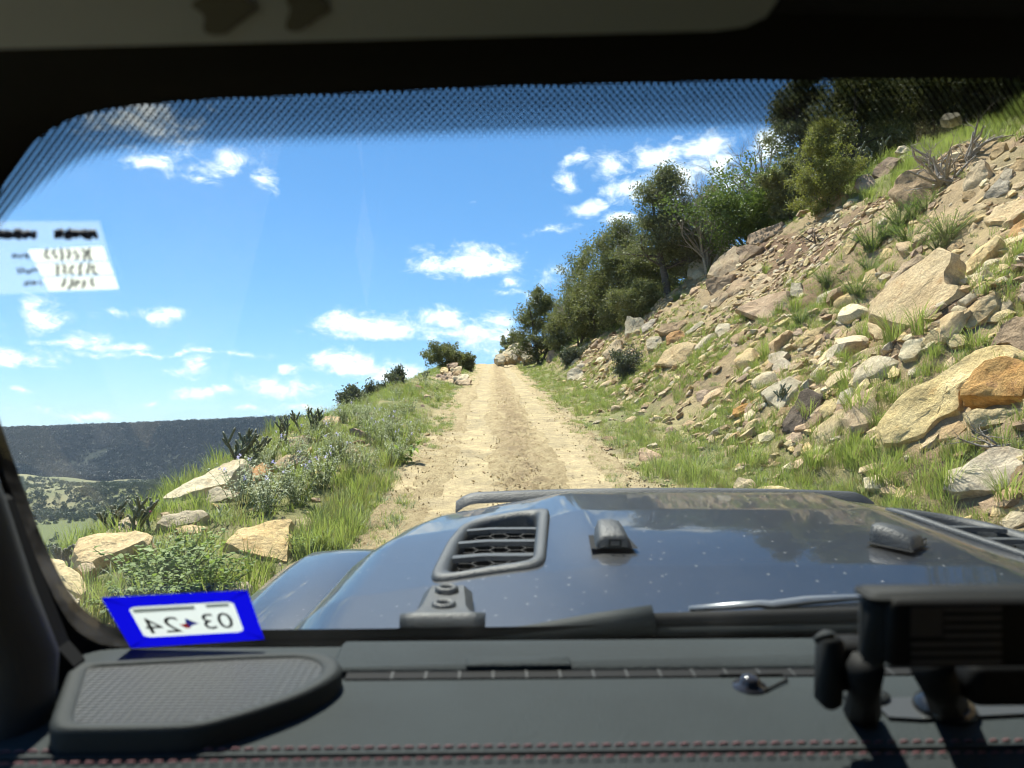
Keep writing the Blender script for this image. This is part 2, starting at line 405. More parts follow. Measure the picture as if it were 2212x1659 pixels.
vg = lerp(vg, (.035, .042, .028), sst(1850, 2100, gy))  # mesa ground darkened as well, cloud shade mixed into its albedo
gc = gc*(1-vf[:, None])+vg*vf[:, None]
roadm = sst(-1.7, -1.1, gx)*(1-sst(1.8, 2.4, gx))*(1-vf)
gc = lerp(gc, (.50, .40, .25), roadm*.8)
def groundmat(name):
    m, n, out = mat(name)
    c = n.add('ShaderNodeAttribute', attribute_name='gcol').outputs['Color']
    g = n.add('ShaderNodeNewGeometry').outputs['Position']
    a = n.noise(g, 1.7, 8, .7); b_ = n.noise(g, 14, 6, .7)
    c = n.mix(n.mrange(a, .3, .72), n.mix(1, c, (.72, .72, .74), 'MULTIPLY'), n.mix(1, c, (1.22, 1.2, 1.15), 'MULTIPLY'))
    c = n.mix(n.mrange(b_, .3, .75), n.mix(1, c, (.8, .79, .78), 'MULTIPLY'), n.mix(1, c, (1.15, 1.14, 1.1), 'MULTIPLY'))
    bp = n.add('ShaderNodeBump', i={'Strength': .8, 'Distance': .05, 'Height': n.math('ADD', b_, n.math('MULTIPLY', n.noise(g, 45, 4), .5))})
    b = n.add('ShaderNodeBsdfPrincipled', i={'Base Color': c, 'Roughness': .95, 'Specular IOR Level': .15, 'Normal': bp.outputs[0]})
    n.l.new(b.outputs[0], out.inputs[0]); return m
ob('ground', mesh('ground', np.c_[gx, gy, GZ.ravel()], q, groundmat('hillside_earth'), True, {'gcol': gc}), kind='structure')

# ------------------------------------------------------------------ dirt road: a worn, cloddy strip
ys = np.concatenate([np.linspace(-8, 4, 40), 4*np.exp(np.linspace(0, math.log(96/4.), 620))[1:]])
xs = np.linspace(-1.75, 2.7, 170)
X, Y = np.meshgrid(xs, ys)
xe_l = -1.12+.16*fbm(Y*.5, Y*0, 3, 81)+.05*fbm(Y*2.2, Y*0+7, 2, 82)
xe_r = 1.93+.18*fbm(Y*.45, Y*0+3, 3, 83)+.06*fbm(Y*2.5, Y*0+9, 2, 84)
inside = np.minimum(X-xe_l, xe_r-X)
edge = sst(-.22, .06, inside)
wob = .10*fbm(Y*.3, Y*0+5, 2, 90)
trk = np.exp(-((X+.32+wob)/.25)**4)+np.exp(-((X-1.22+wob)/.27)**4)
mid = np.exp(-((X-.46)/.40)**2)+.55*np.exp(-((X-1.95)/.25)**2)+.4*np.exp(-((X+1.1)/.2)**2)
cl = fbm(X*4.5, Y*3, 4, 85, .6); cl2 = fbm(X*13, Y*11, 3, 86, .6)
rz = .02-.075*trk+.007*np.sin(Y*2*math.pi/.13+8*X)*trk*sst(-.1, .4, fbm(X*1.2, Y*.5, 2, 101))+.06*np.clip(mid, 0, 1)*np.clip(cl+.35, 0, 1)+.011*cl2*(.8+mid)+.012*np.abs(fbm(X*3, Y*7, 3, 89))+.03*fbm(X*.8, Y*.35, 3, 87)
Z = H(X, Y, False)+rz+(edge-1)*.22
Z = np.where(edge > 0, Z, Z-.1)
ns, nx = len(ys), len(xs); idx = np.arange(ns*nx).reshape(ns, nx)
q = np.stack([idx[:-1, :-1], idx[:-1, 1:], idx[1:, 1:], idx[1:, :-1]], -1).reshape(-1, 4)
mm = np.clip(mid*sst(-.25, .5, cl), 0, 1)
rc = lerp(np.tile(np.array((.50, .40, .235)), (X.size, 1)), (.36, .265, .155), mm.ravel()*.6)
rmid = np.clip(mid, 0, 1).ravel()
def roadmat():
    m, n, out = mat('dirt_road_earth')
    c = n.add('ShaderNodeAttribute', attribute_name='gcol').outputs['Color']
    g = n.add('ShaderNodeNewGeometry').outputs['Position']
    st = n.add('ShaderNodeVectorMath', operation='MULTIPLY', i={0: g, 1: (1, .45, 1)}).outputs[0]
    a = n.noise(st, 5, 8, .7); b_ = n.noise(g, 28, 7, .72); s_ = n.noise(g, 75, 3)
    c = n.mix(n.mrange(a, .32, .7), n.mix(1, c, (.80, .77, .72), 'MULTIPLY'), n.mix(1, c, (1.12, 1.12, 1.1), 'MULTIPLY'))
    c = n.mix(n.mrange(b_, .50, .70), c, n.mix(1, c, (.60, .54, .46), 'MULTIPLY'))
    c = n.mix(n.mrange(n.noise(st, 12, 8, .7, dist=1.2), .56, .66), c, n.mix(1, c, (.66, .6, .53), 'MULTIPLY'))
    md = n.add('ShaderNodeAttribute', attribute_name='mid').outputs['Fac']
    deb = n.mrange(n.math('ADD', n.math('MULTIPLY', n.math('SUBTRACT', n.noise(st, 4.5, 9, .75), .5), 3.0), n.math('MULTIPLY', md, .50)), .40, .78)
    c = n.mix(n.math('MULTIPLY', deb, .8), c, n.mix(b_, (.21, .15, .085), (.40, .30, .175)))
    c = n.mix(n.mrange(s_, .66, .74), c, (.16, .115, .075))
    bp = n.add('ShaderNodeBump', i={'Strength': 1.0, 'Distance': .05, 'Height': n.math('ADD', b_, n.math('ADD', n.math('MULTIPLY', a, 1.2), n.math('MULTIPLY', s_, .4)))})
    b = n.add('ShaderNodeBsdfPrincipled', i={'Base Color': c, 'Roughness': .95, 'Specular IOR Level': .15, 'Normal': bp.outputs[0]})
    n.l.new(b.outputs[0], out.inputs[0]); return m
ob('dirt_road', mesh('dirt_road', np.c_[X.ravel(), Y.ravel(), Z.ravel()], q, roadmat(), True, {'gcol': rc, 'mid': rmid}), kind='structure')
def road_z(x, y): return h1(x, y)+.02

# ------------------------------------------------------------------ boulders, outlines taken where each one rests
CROP = dict(A=(1474.7, 147.5, 1/3), B=(1474.7, 626.7, 1/3), C=(1032.3, 221.2, 1/3), D=(0, 811, .3777), E=(737.3, 663.6, .3), H=(1253.4, 626.7, .2333), d=(0, 0, 1))
BOULD = []
def clear_of(x, y, f=.5, g=0.0):
    k = np.ones(len(x), bool)
    for bx, by, bs in BOULD:
        cx_, cy_ = bx, by-g*bs; k &= np.hypot(x-cx_, y-cy_) > f*bs
    return k
def boulder(label, col, key, poly, th=.3, lean=.55, Y=None, name='boulder', group=None, up=0.0, n_out=60, rough=1.0):
    ox, oy, s = CROP[key]; P = np.array([(ox+a*s, oy+b*s) for a, b in poly])
    c = P.mean(0); low = P[P[:, 1].argmax()]
    hp = atdepth(c[0], c[1], Y) if Y else hit(c[0], min(low[1]-2, c[1]+.6*(low[1]-c[1])))
    if hp is None: hp = atdepth(c[0], c[1], 30)
    lean *= .58; toc = (CAM-hp).normalized(); sn = normal(hp.x, hp.y, .6)
    nrm = (sn*(1-lean)+toc*lean).normalized()
    size = None
    # outline on the face plane
    pts = []
    for (a, b) in P:
        d = ray(a, b); t = (hp-CAM).dot(nrm)/d.dot(nrm); pts.append(CAM+d*t)
    for it in range(2):      # lift the block out of the bank until most of its face stands clear
        pen = sorted(h1(p.x, p.y)-p.z for p in pts+[sum(pts, Vector())/len(pts)])
        k = max(0.0, pen[int(len(pen)*.8)])
        hp = hp+nrm*min(k*nrm.z*.9+.02, .45); pts = []
        for (a, b) in P:
            d = ray(a, b); t = (hp-CAM).dot(nrm)/d.dot(nrm); pts.append(CAM+d*t)
    ctr = sum(pts, Vector())/len(pts)
    xax = Vector((0, 0, 1)).cross(nrm).normalized(); yax = nrm.cross(xax)
    Q = np.array([((p-ctr).dot(xax), (p-ctr).dot(yax)) for p in pts])
    if ((Q[:, 0]*np.roll(Q[:, 1], -1)-np.roll(Q[:, 0], -1)*Q[:, 1]).sum()) < 0: Q = Q[::-1]
    L = np.linalg.norm(np.roll(Q, -1, 0)-Q, axis=1); cum = np.concatenate([[0], np.cumsum(L)]); tot = cum[-1]
    u = np.linspace(0, tot, n_out, endpoint=False); QQ = np.vstack([Q, Q[:1]])
    O = np.c_[np.interp(u, cum, QQ[:, 0]), np.interp(u, cum, QQ[:, 1])]
    size = math.sqrt(abs((Q[:, 0]*np.roll(Q[:, 1], -1)-np.roll(Q[:, 0], -1)*Q[:, 1]).sum())/2)
    sd = abs(hash(label)) % 1000 if False else sum(map(ord, label)) % 997
    O = O+np.c_[vn(u/size*4, u*0+sd, 1), vn(u/size*4, u*0+sd+50, 2)]*size*.035*rough
    T = th*size+(.12 if Y is None else (.3 if name == 'boulder' else 0))
    BOULD.append((ctr.x, ctr.y, size))
    rows = []
    rings = [.0, .16, .34, .52, .70, .84, .94, 1.0]
    for k, t in enumerate(rings):
        zz = T*(.05*(1-t)**.5)-(T*.07 if t == 1 else 0)
        rows.append(np.c_[O*t, np.full(n_out, zz)])
    for k, dz in enumerate([.18, .34, .5, .68, .86, 1.0]):
        f = 1.03+.05*math.sin(k*2.1+sd)-.25*max(0, dz-.6)
        rows.append(np.c_[O*f, np.full(n_out, -T*dz)])
    V = np.vstack(rows); nrw = len(rows)
    # coarse facets and fine weathering
    fac = vn3(V/size*2.2+sd, sd); f2 = vn3(V/size*6+sd, sd+3); f3 = vn3(V/size*15+sd, sd+9)
    terr = np.round(fac*2.2)/2.2*.5+fac*.5
    V[:, 2] += (terr*.085+f2*.026+f3*.011)*size*rough
    sidem = np.repeat(np.arange(nrw) >= 7, n_out)
    rr_ = np.linalg.norm(V[:, :2], axis=1)[:, None]+1e-6
    V[:, :2] += V[:, :2]/rr_*((f2*.035+np.round(vn(V[:, 2]/T*5, V[:, 2]*0+sd, 7)*1.5)*.02)*size*rough*sidem)[:, None]
    q = [(k*n_out+i, k*n_out+(i+1) % n_out, (k+1)*n_out+(i+1) % n_out, (k+1)*n_out+i) for k in range(nrw-1) for i in range(n_out)]
    q = np.array(q)[:, ::-1]
    b0 = (nrw-1)*n_out; V = np.vstack([V, [(0, 0, -T)]]); t_ = np.array([(len(V)-1, b0+i, b0+(i+1) % n_out) for i in range(n_out)])
    me = mesh(name, V, [q, t_], ROCK[col], True)
    try: me.set_sharp_from_angle(angle=R(32))
    except Exception: pass
    o = ob(name, me, label=label, cat='rock', group=group)
    M = Matrix((xax, yax, nrm)).transposed().to_4x4(); M.translation = ctr+Vector((0, 0, up)); o.matrix_world = M
    return o
BD = boulder
BD('largest smooth tan sandstone slab lying flat up the cut bank', 'tan', 'A', [(1650,1165),(1750,1185),(1740,1240),(1695,1300),(1710,1390),(1810,1405),(1780,1460),(1600,1610),(1500,1680),(1400,1670),(1195,1590),(1200,1545),(1340,1380),(1560,1220)], .22, .5, rough=.45)
BD('thin tan slab wedged along the upper edge of the largest slab', 'tan', 'A', [(1310,1400),(1430,1260),(1540,1200),(1575,1225),(1480,1290),(1350,1400),(1310,1450)], .4)
BD('long pitted yellow sandstone slab tilted out of the bank', 'yellow', 'B', [(1240,900),(1300,800),(1500,640),(1800,470),(1900,380),(2080,340),(2180,400),(2170,450),(2080,480),(1960,540),(1830,660),(1790,770),(1640,850),(1560,930),(1440,990),(1350,1015),(1290,1010)], .25, .55)
BD('rust orange block resting on the long pitted slab', 'orange', 'B', [(1790,770),(1830,660),(1960,540),(2060,505),(2211,520),(2270,640),(2211,790),(2050,780),(1860,770)], .4, .75, up=.12)
BD('yellow undercut ledge below the rust orange block', 'yellow', 'B', [(1800,790),(1900,765),(2211,770),(2260,830),(2000,880),(1870,890)], .5, .8)
BD('brown jagged block above the pitted slab', 'brown', 'B', [(1980,370),(2060,240),(2140,170),(2270,180),(2270,430),(2190,430),(2110,340),(2030,340)], .5, .7)
BD('pale hollowed boulder at the foot of the bank', 'pale', 'B', [(1680,1190),(1790,1150),(1990,1010),(2130,1000),(2250,1060),(2270,1200),(2060,1310),(1760,1320),(1690,1310)], .55, .6)
BD('round tan stone below the pale hollowed boulder', 'tan', 'B', [(2000,1400),(2060,1350),(2130,1360),(2125,1410),(2050,1475),(1990,1470)], .7, .7)
BD('leaf-shaped pale stone below the largest slab', 'pale', 'B', [(1400,380),(1450,320),(1560,300),(1615,330),(1550,380),(1510,440),(1420,460),(1400,430)], .3, .6)
BD('tan rock half hidden by grass under the largest slab', 'tan', 'B', [(1200,210),(1260,195),(1390,260),(1390,330),(1250,320),(1200,260)], .5, .7)
BD('dark varnished slab standing on edge in the scree', 'dark', 'B', [(640,870),(760,660),(800,640),(910,680),(890,760),(740,940),(650,900)], .25, .65)
BD('red brown slab leaning beside the dark varnished slab', 'brown', 'B', [(720,930),(890,760),(925,760),(900,840),(770,935)], .4, .7)
BD('flat grey-topped block with a little cactus in front', 'grey', 'B', [(500,660),(560,610),(690,560),(780,600),(720,680),(640,790),(520,690)], .4, .5)
BD('small dark grey rock on top of the varnished slab', 'grey', 'B', [(830,660),(890,640),(950,660),(940,690),(880,690)], .5, .6)
BD('lemon yellow stone beside the dark varnished slab', 'yellow', 'B', [(880,780),(920,710),(980,690),(1010,720),(980,800),(910,835)], .5, .7)
BD('fissured pale ledge above the grey-topped block', 'pale', 'B', [(550,420),(640,390),(690,400),(660,440),(730,490),(690,520),(570,520)], .6, .35)
BD('narrow tan slab pointing uphill above the fissured ledge', 'tan', 'B', [(690,360),(780,290),(880,240),(920,240),(880,310),(770,370)], .3)
BD('rounded yellow stone below the dark varnished slab', 'yellow', 'B', [(650,1000),(690,965),(750,970),(750,1000),(700,1020)], .6, .7)
BD('upright tan stone next to the rounded yellow stone', 'tan', 'B', [(710,1060),(740,1000),(780,990),(770,1050),(730,1085)], .6, .7)
BD('smooth yellow stone in the verge grass beyond the bonnet', 'yellow', 'B', [(320,1260),(360,1220),(440,1220),(480,1250),(470,1300),(330,1310)], .6, .75)
BD('long low yellow stone in the verge grass beyond the bonnet', 'yellow', 'B', [(460,1290),(520,1265),(640,1270),(700,1290),(690,1325),(460,1325)], .6, .75)
BD('thick tan block with a dark end face right of the largest slab', 'tan', 'B', [(1780,180),(1850,110),(2030,0),(2040,90),(1970,180),(1850,260),(1790,220)], .45, .6)
BD('thin pale plate beside the thick tan block', 'pale', 'B', [(1690,190),(1760,150),(1850,110),(1790,190),(1700,215)], .3, .55)
BD('long diagonal tan slab right of the largest slab', 'tan', 'A', [(1790,1310),(1900,1180),(2040,1080),(2060,1110),(1990,1200),(1840,1340)], .3, .55)
BD('slim pale plate below the long diagonal slab', 'pale', 'A', [(1780,1520),(1880,1440),(1970,1385),(1970,1430),(1830,1540)], .35, .55)
BD('long bedding slab below the pointed standing boulder', 'tan', 'A', [(1660,1045),(1700,1000),(1900,880),(1970,860),(1960,900),(1830,990),(1700,1070)], .3, .55)
BD('short bedding slab under the long bedding slab', 'tan', 'A', [(1830,980),(1900,930),(1970,910),(1975,950),(1880,1005),(1840,1005)], .35, .55)
BD('broad tan slab at the right of the bedding slabs', 'tan', 'A', [(1960,980),(2020,900),(2150,850),(2220,830),(2230,920),(2110,1000),(2000,1010)], .35, .55)
BD('orange tan slab below the broad tan slab', 'orange', 'A', [(2080,1110),(2150,1010),(2240,960),(2260,1050),(2160,1130)], .35, .55)
BD('pointed cracked boulder standing under the dead roots', 'tan', 'A', [(1810,750),(1840,690),(1930,585),(1960,600),(1990,680),(1960,740),(1860,790),(1815,790)], .7, .8)
BD('small brown block at the foot of the pointed boulder', 'brown', 'A', [(1810,800),(1880,790),(1905,830),(1860,860),(1810,850)], .6, .7)
BD('grey slab leaning beside the pointed boulder', 'grey', 'A', [(1950,840),(2050,700),(2120,740),(2110,800),(2000,860)], .4, .65)
BD('grey tan cobble above the leaning grey slab', 'pale', 'A', [(2050,700),(2090,640),(2140,650),(2130,720),(2090,735)], .5, .65)
BD('big overhanging brown boulder beneath the dead roots', 'brown', 'A', [(1340,790),(1380,710),(1450,670),(1560,640),(1680,660),(1700,720),(1620,830),(1510,920),(1450,950),(1400,880),(1350,830)], .6, .75)
BD('creased grey brown boulder on the rim below the yellow juniper', 'brown', 'A', [(830,900),(870,830),(960,770),(1060,810),(1080,850),(1000,900),(950,960),(870,980)], .6, .7)
BD('flat pinkish plate on the rim right of the yellow juniper', 'pink', 'A', [(1110,770),(1130,700),(1200,680),(1260,740),(1260,790),(1160,810)], .35, .6)
BD('dark overhanging ledge under the rim cactus', 'brown', 'A', [(1225,690),(1250,630),(1330,570),(1420,575),(1370,650),(1290,720)], .6, .7)
BD('rounded cap stone on the dark overhanging ledge', 'pale', 'A', [(1370,545),(1400,505),(1440,500),(1480,530),(1440,550)], .5, .7)
BD('rounded brown boulder beside the grey tan cobble', 'brown', 'A', [(2110,640),(2170,590),(2240,590),(2240,670),(2130,670)], .7, .75)
BD('brown upright boulder on the rim right of the dead roots', 'brown', 'A', [(1990,570),(2010,500),(2060,475),(2100,480),(2080,540),(2030,590)], .6, .7)
BD('tan boulder in the high grass on the rim', 'tan', 'A', [(2155,420),(2200,365),(2250,360),(2250,440),(2170,440)], .6, .7)
BD('half buried grey boulder under the dark trees on the rim', 'grey', 'A', [(1660,330),(1700,295),(1790,285),(1800,310),(1720,335)], .5, .7)
BD('triangular tan rock beside the feathery plants', 'tan', 'A', [(1265,1250),(1300,1170),(1340,1160),(1370,1190),(1320,1230),(1280,1255)], .6, .7)
BD('tan rock under the triangular rock', 'tan', 'A', [(1160,1390),(1180,1320),(1240,1290),(1270,1340),(1230,1400)], .6, .65)
BD('upright plate stuck in the brown soil', 'tan', 'A', [(1040,1170),(1070,1080),(1140,1065),(1115,1140),(1060,1225)], .4, .65)
BD('huge layered rim boulder with a rounded brow beside the pinyon', 'tan', 'A', [(155,1345),(200,1260),(330,1150),(370,1190),(365,1320),(240,1365)], .5, .7)
BD('bulging brown base under the layered rim boulder', 'brown', 'A', [(145,1370),(200,1350),(345,1330),(300,1420),(190,1465),(150,1420)], .7, .8)
BD('flat cap slab behind the layered rim boulder', 'brown', 'A', [(340,1160),(430,1140),(520,1150),(470,1200),(380,1270)], .5, .6)
BD('long brown rim ledge below the oak bush', 'brown', 'A', [(400,1130),(420,1080),(560,1020),(650,990),(640,1060),(540,1110),(480,1145)], .5, .6)
BD('lichen grey boulder between pinyon and layered rim boulder', 'grey', 'A', [(35,1280),(90,1230),(140,1240),(180,1280),(150,1340),(90,1390),(30,1350)], .7, .75)
BD('pinkish creased rock below the layered rim boulder', 'pink', 'A', [(280,1440),(330,1370),(430,1340),(455,1360),(430,1420),(350,1470),(290,1480)], .5, .6)
BD('smooth orange tongue of rock below the layered rim boulder', 'tan', 'A', [(170,1530),(280,1440),(305,1470),(230,1545),(190,1555)], .5, .65)
BD('upper tan block of a pair right of the pinkish creased rock', 'tan', 'A', [(450,1370),(520,1325),(590,1370),(575,1392),(455,1400)], .5, .5)
BD('lower tan block of a pair right of the pinkish creased rock', 'tan', 'A', [(440,1430),(480,1400),(580,1400),(575,1425),(480,1485),(440,1475)], .6, .6)
BD('bright yellow plate above the pair of tan blocks', 'yellow', 'A', [(430,1300),(500,1260),(530,1280),(490,1328)], .3, .5)
BD('broad rippled pink slab in the middle of the bank', 'pink', 'B', [(330,130),(430,70),(560,20),(690,10),(700,80),(640,190),(500,200),(400,150)], .4, .55)
BD('small grey cube of rock on the rippled pink slab', 'grey', 'A', [(700,1390),(760,1385),(785,1450),(770,1490),(690,1470)], .6, .7)
BD('big flat-faced tan boulder above the verge grass', 'tan', 'H', [(680,700),(780,540),(880,500),(1070,490),(1060,590),(970,680),(900,700),(760,690)], .55, .6)
BD('rough pale boulder left of the orange brown boulder', 'pale', 'H', [(600,460),(660,420),(740,430),(770,510),(740,560),(620,550)], .6, .7)
BD('orange brown boulder perched on the flat-faced tan boulder', 'orange', 'H', [(780,430),(820,390),(930,370),(995,430),(985,490),(800,505)], .7, .75)
BD('long orange brown rock behind the perched boulder', 'brown', 'H', [(690,370),(760,310),(960,280),(1000,310),(930,370),(780,400)], .6, .6)
BD('tall tan wedge leaning over the far verge', 'tan', 'H', [(200,580),(330,440),(375,450),(375,560),(290,645),(230,635)], .6, .7)
BD('square dark-sided block right of the half dead juniper', 'grey', 'H', [(410,300),(430,240),(560,250),(600,290),(560,450),(440,465),(410,420)], .7, .7)
BD('tilted grey plate beside the square dark-sided block', 'grey', 'H', [(560,340),(660,260),(725,260),(650,350),(580,405)], .4, .6)
BD('crumbly pale rock under the rippled pink slab', 'pale', 'H', [(1240,370),(1280,310),(1390,310),(1400,390),(1290,435)], .6, .65)
BD('grey brown rock below the crumbly pale rock', 'brown', 'H', [(1380,460),(1440,400),(1530,380),(1520,450),(1420,500)], .5, .6)
BD('log-shaped grey splinter of rock on the bank', 'grey', 'H', [(960,390),(1120,280),(1152,290),(1120,330),(1000,412)], .4, .55)
BD('pink wedge at the edge of the dirt track', 'pink', 'H', [(540,1460),(600,1450),(790,1540),(700,1605),(560,1575)], .45, .55)
BD('small tan loaf-shaped rock in the verge grass', 'tan', 'H', [(410,1210),(470,1165),(530,1170),(505,1220),(430,1245)], .7, .7)
BD('tan rock with a dark end in the verge grass', 'brown', 'H', [(780,1330),(800,1270),(850,1255),(895,1290),(850,1340)], .7, .7)
BD('rounded pink rock in the verge grass', 'pink', 'H', [(940,1250),(1000,1200),(1060,1210),(1065,1260),(960,1295)], .7, .7)
BD('brown rock at the track edge beside dark shadow', 'brown', 'H', [(190,1370),(240,1350),(330,1350),(340,1380),(250,1410)], .5, .6)
BD('rust coloured wedge below the grey-topped block', 'orange', 'H', [(1410,1100),(1560,1040),(1630,1000),(1600,1065),(1470,1150),(1410,1165)], .4, .6)
BD('rounded cream boulder beside the far verge', 'pale', 'E', [(1620,475),(1680,430),(1740,450),(1755,490),(1720,522),(1630,525)], .8, .8)
BD('pale broken outcrop where the track meets the sky', 'pale', 'E', [(1150,340),(1200,280),(1260,250),(1300,250),(1290,330),(1220,370),(1160,370)], .6, .8, Y=70, rough=2.2)
BD('pale split outcrop left of the far juniper trunk', 'pale', 'E', [(1290,330),(1310,250),(1370,250),(1390,300),(1370,360),(1300,370)], .6, .8, Y=64, rough=2.2)
BD('brown standing stone below the far junipers', 'brown', 'E', [(1480,390),(1485,320),(1520,300),(1560,340),(1550,395),(1500,400)], .6, .8)
BD('sharp-edged tan wedge boulder on the downhill verge', 'tan', 'D', [(1265,965),(1340,890),(1450,850),(1590,810),(1680,830),(1655,930),(1640,1085),(1570,1070),(1400,1030)], .5, .55)
BD('flat-topped tan block on the downhill edge', 'tan', 'D', [(415,1000),(450,930),(560,900),(800,895),(865,905),(850,960),(700,1020),(560,1070),(430,1075)], .55, .5, Y=5.85)
BD('large rounded yellow boulder with a grey patch on the downhill edge', 'yellow', 'D', [(150,1060),(260,1045),(370,1060),(440,1130),(525,1220),(480,1265),(330,1210),(180,1190)], .6, .55, Y=5.0)
BD('long cream slab sloping along the downhill edge', 'pale', 'D', [(900,710),(940,670),(1130,580),(1280,490),(1400,460),(1400,500),(1300,600),(1200,640),(1050,700)], .3, .5, Y=8.3)
BD('rust orange triangular rock beside the long cream slab', 'orange', 'D', [(1280,640),(1400,530),(1500,490),(1560,520),(1500,590),(1400,640)], .45, .55)
BD('dark grey rock below the rust orange triangular rock', 'grey', 'D', [(1185,660),(1240,640),(1330,650),(1370,690),(1260,725),(1190,735)], .7, .65)
BD('weathered grey block in front of the long cream slab', 'grey', 'D', [(890,855),(920,810),(1050,775),(1160,770),(1200,800),(1120,845),(960,875)], .6, .55, Y=6.9)
BD('low tan rock in front of the weathered grey block', 'tan', 'D', [(1000,875),(1100,850),(1185,870),(1150,905),(1020,905)], .5, .55)
BD('rounded pink boulder atop a tan rock on the downhill verge', 'pink', 'D', [(1650,395),(1700,340),(1780,340),(1785,390),(1720,432),(1660,428)], .7, .75)
BD('tan rock under the rounded pink boulder', 'tan', 'D', [(1660,470),(1700,430),(1785,400),(1775,455),(1700,478)], .6, .7)
BD('squat pink rock behind the downhill cactus', 'pink', 'D', [(1835,265),(1860,230),(1945,230),(1935,285),(1850,305)], .7, .75)
BD('small yellow stone beside the large rounded yellow boulder', 'yellow', 'D', [(440,1100),(470,1070),(530,1065),(548,1100),(480,1145)], .7, .65, Y=5.2)
BD('broken grey rock below the large rounded yellow boulder', 'grey', 'D', [(265,1260),(310,1215),(400,1230),(445,1290),(350,1335),(280,1310)], .6, .6, Y=4.6)
BD('thin pale shard below the broken grey rock', 'pale', 'D', [(330,1340),(400,1300),(460,1270),(450,1310),(370,1345)], .5, .6, Y=4.45)
BD('tan stone just outside the windscreen corner', 'tan', 'D', [(500,1520),(560,1490),(680,1500),(730,1550),(700,1610),(560,1570)], .5, .6, Y=3.7)
BD('yellow rock behind the sharp-edged wedge boulder', 'yellow', 'D', [(1690,825),(1760,810),(1835,850),(1800,895),(1700,885)], .6, .6)
pr_ = random.Random(14)
for k in range(9):
    cx_, cy_ = 1150+k*27+pr_.uniform(-10, 10), 362-max(0, 60-abs(k-4)*14)*pr_.random(); w_ = pr_.uniform(24, 48); h_ = pr_.uniform(16, 34)
    BD('pale angular rock of the broken outcrop at the track crest', ['pale', 'tan', 'pale', 'grey'][k % 4], 'E', [(cx_-w_, cy_+h_*.3), (cx_-w_*.5, cy_-h_*.7), (cx_+w_*.3, cy_-h_), (cx_+w_, cy_-h_*.1), (cx_+w_*.6, cy_+h_), (cx_-w_*.4, cy_+h_)], .6, .7, Y=62+k*.5, rough=1.8, n_out=36, name='outcrop_rock', group='broken outcrop at the track crest')
pr_ = random.Random(4); pile = []
for row in range(5):
    for c in range(5-row):
        w_ = pr_.uniform(55, 120); h_ = pr_.uniform(30, 58); x0 = 600+row*40+c*56+pr_.uniform(-12, 12); y0 = 540-row*32-c*3+pr_.uniform(-8, 8); pile.append((x0, y0-h_/2, x0+w_, y0+h_/2))
for k, (x0, y0, x1, y1) in enumerate(pile):
    BD('sandstone slab in the heaped pile beside the track crest', ['pale', 'pink', 'tan', 'brown', 'tan', 'yellow', 'brown', 'pink'][k % 8], 'E',
       [(x0, y0+.6*(y1-y0)), (x0+.25*(x1-x0), y0+.15*(y1-y0)), (x0+.7*(x1-x0), y0), (x1, y0+.35*(y1-y0)), (x0+.85*(x1-x0), y1-.15*(y1-y0)), (x0+.3*(x1-x0), y1)], .6, .4, rough=1.9, Y=33.5+.12*(560-y1)/10, group='stone pile at the track crest', name='pile_stone', n_out=36)

# ------------------------------------------------------------------ geometry-node scatter for uncountable cover
def proto(me): return bpy.data.objects.new(me.name, me)
def scatter(name, P, rot, scl, idx, protos, label, cat):
    me = bpy.data.meshes.new(name); P = np.asarray(P, np.float32); n = len(P)
    me.vertices.add(n); me.vertices.foreach_set('co', P.ravel())
    a = me.attributes.new('rot', 'FLOAT_VECTOR', 'POINT'); a.data.foreach_set('vector', np.asarray(rot, np.float32).ravel())
    a = me.attributes.new('scl', 'FLOAT_VECTOR', 'POINT'); a.data.foreach_set('vector', np.asarray(scl, np.float32).ravel())
    a = me.attributes.new('pick', 'INT', 'POINT'); a.data.foreach_set('value', np.asarray(idx, np.int32))
    o = ob(name, me, label=label, cat=cat, kind='stuff')
    ng = bpy.data.node_groups.new(name+'_scatter', 'GeometryNodeTree')
    ng.interface.new_socket('Geometry', in_out='INPUT', socket_type='NodeSocketGeometry')
    ng.interface.new_socket('Geometry', in_out='OUTPUT', socket_type='NodeSocketGeometry')
    t = NT(ng); gi = t.add('NodeGroupInput'); go = t.add('NodeGroupOutput'); j = t.add('GeometryNodeJoinGeometry')
    ar = t.add('GeometryNodeInputNamedAttribute', data_type='FLOAT_VECTOR', i={0: 'rot'})
    as_ = t.add('GeometryNodeInputNamedAttribute', data_type='FLOAT_VECTOR', i={0: 'scl'})
    ap = t.add('GeometryNodeInputNamedAttribute', data_type='INT', i={0: 'pick'})
    e2r = t.add('FunctionNodeEulerToRotation', i={0: ar.outputs[0]})
    for k, pr in enumerate(protos):
        oi = t.add('GeometryNodeObjectInfo'); oi.inputs[0].default_value = pr
        cmpn = t.add('FunctionNodeCompare', data_type='INT', operation='EQUAL', i={2: ap.outputs[0], 3: k})
        ip = t.add('GeometryNodeInstanceOnPoints')
        t.l.new(gi.outputs[0], ip.inputs['Points']); t.l.new(cmpn.outputs[0], ip.inputs['Selection'])
        t.l.new(oi.outputs['Geometry'], ip.inputs['Instance']); t.l.new(e2r.outputs[0], ip.inputs['Rotation']); t.l.new(as_.outputs[0], ip.inputs['Scale'])
        t.l.new(ip.outputs[0], j.inputs[0])
    t.l.new(j.outputs[0], go.inputs[0])
    md = o.modifiers.new('scatter', 'NODES'); md.node_group = ng
    return o
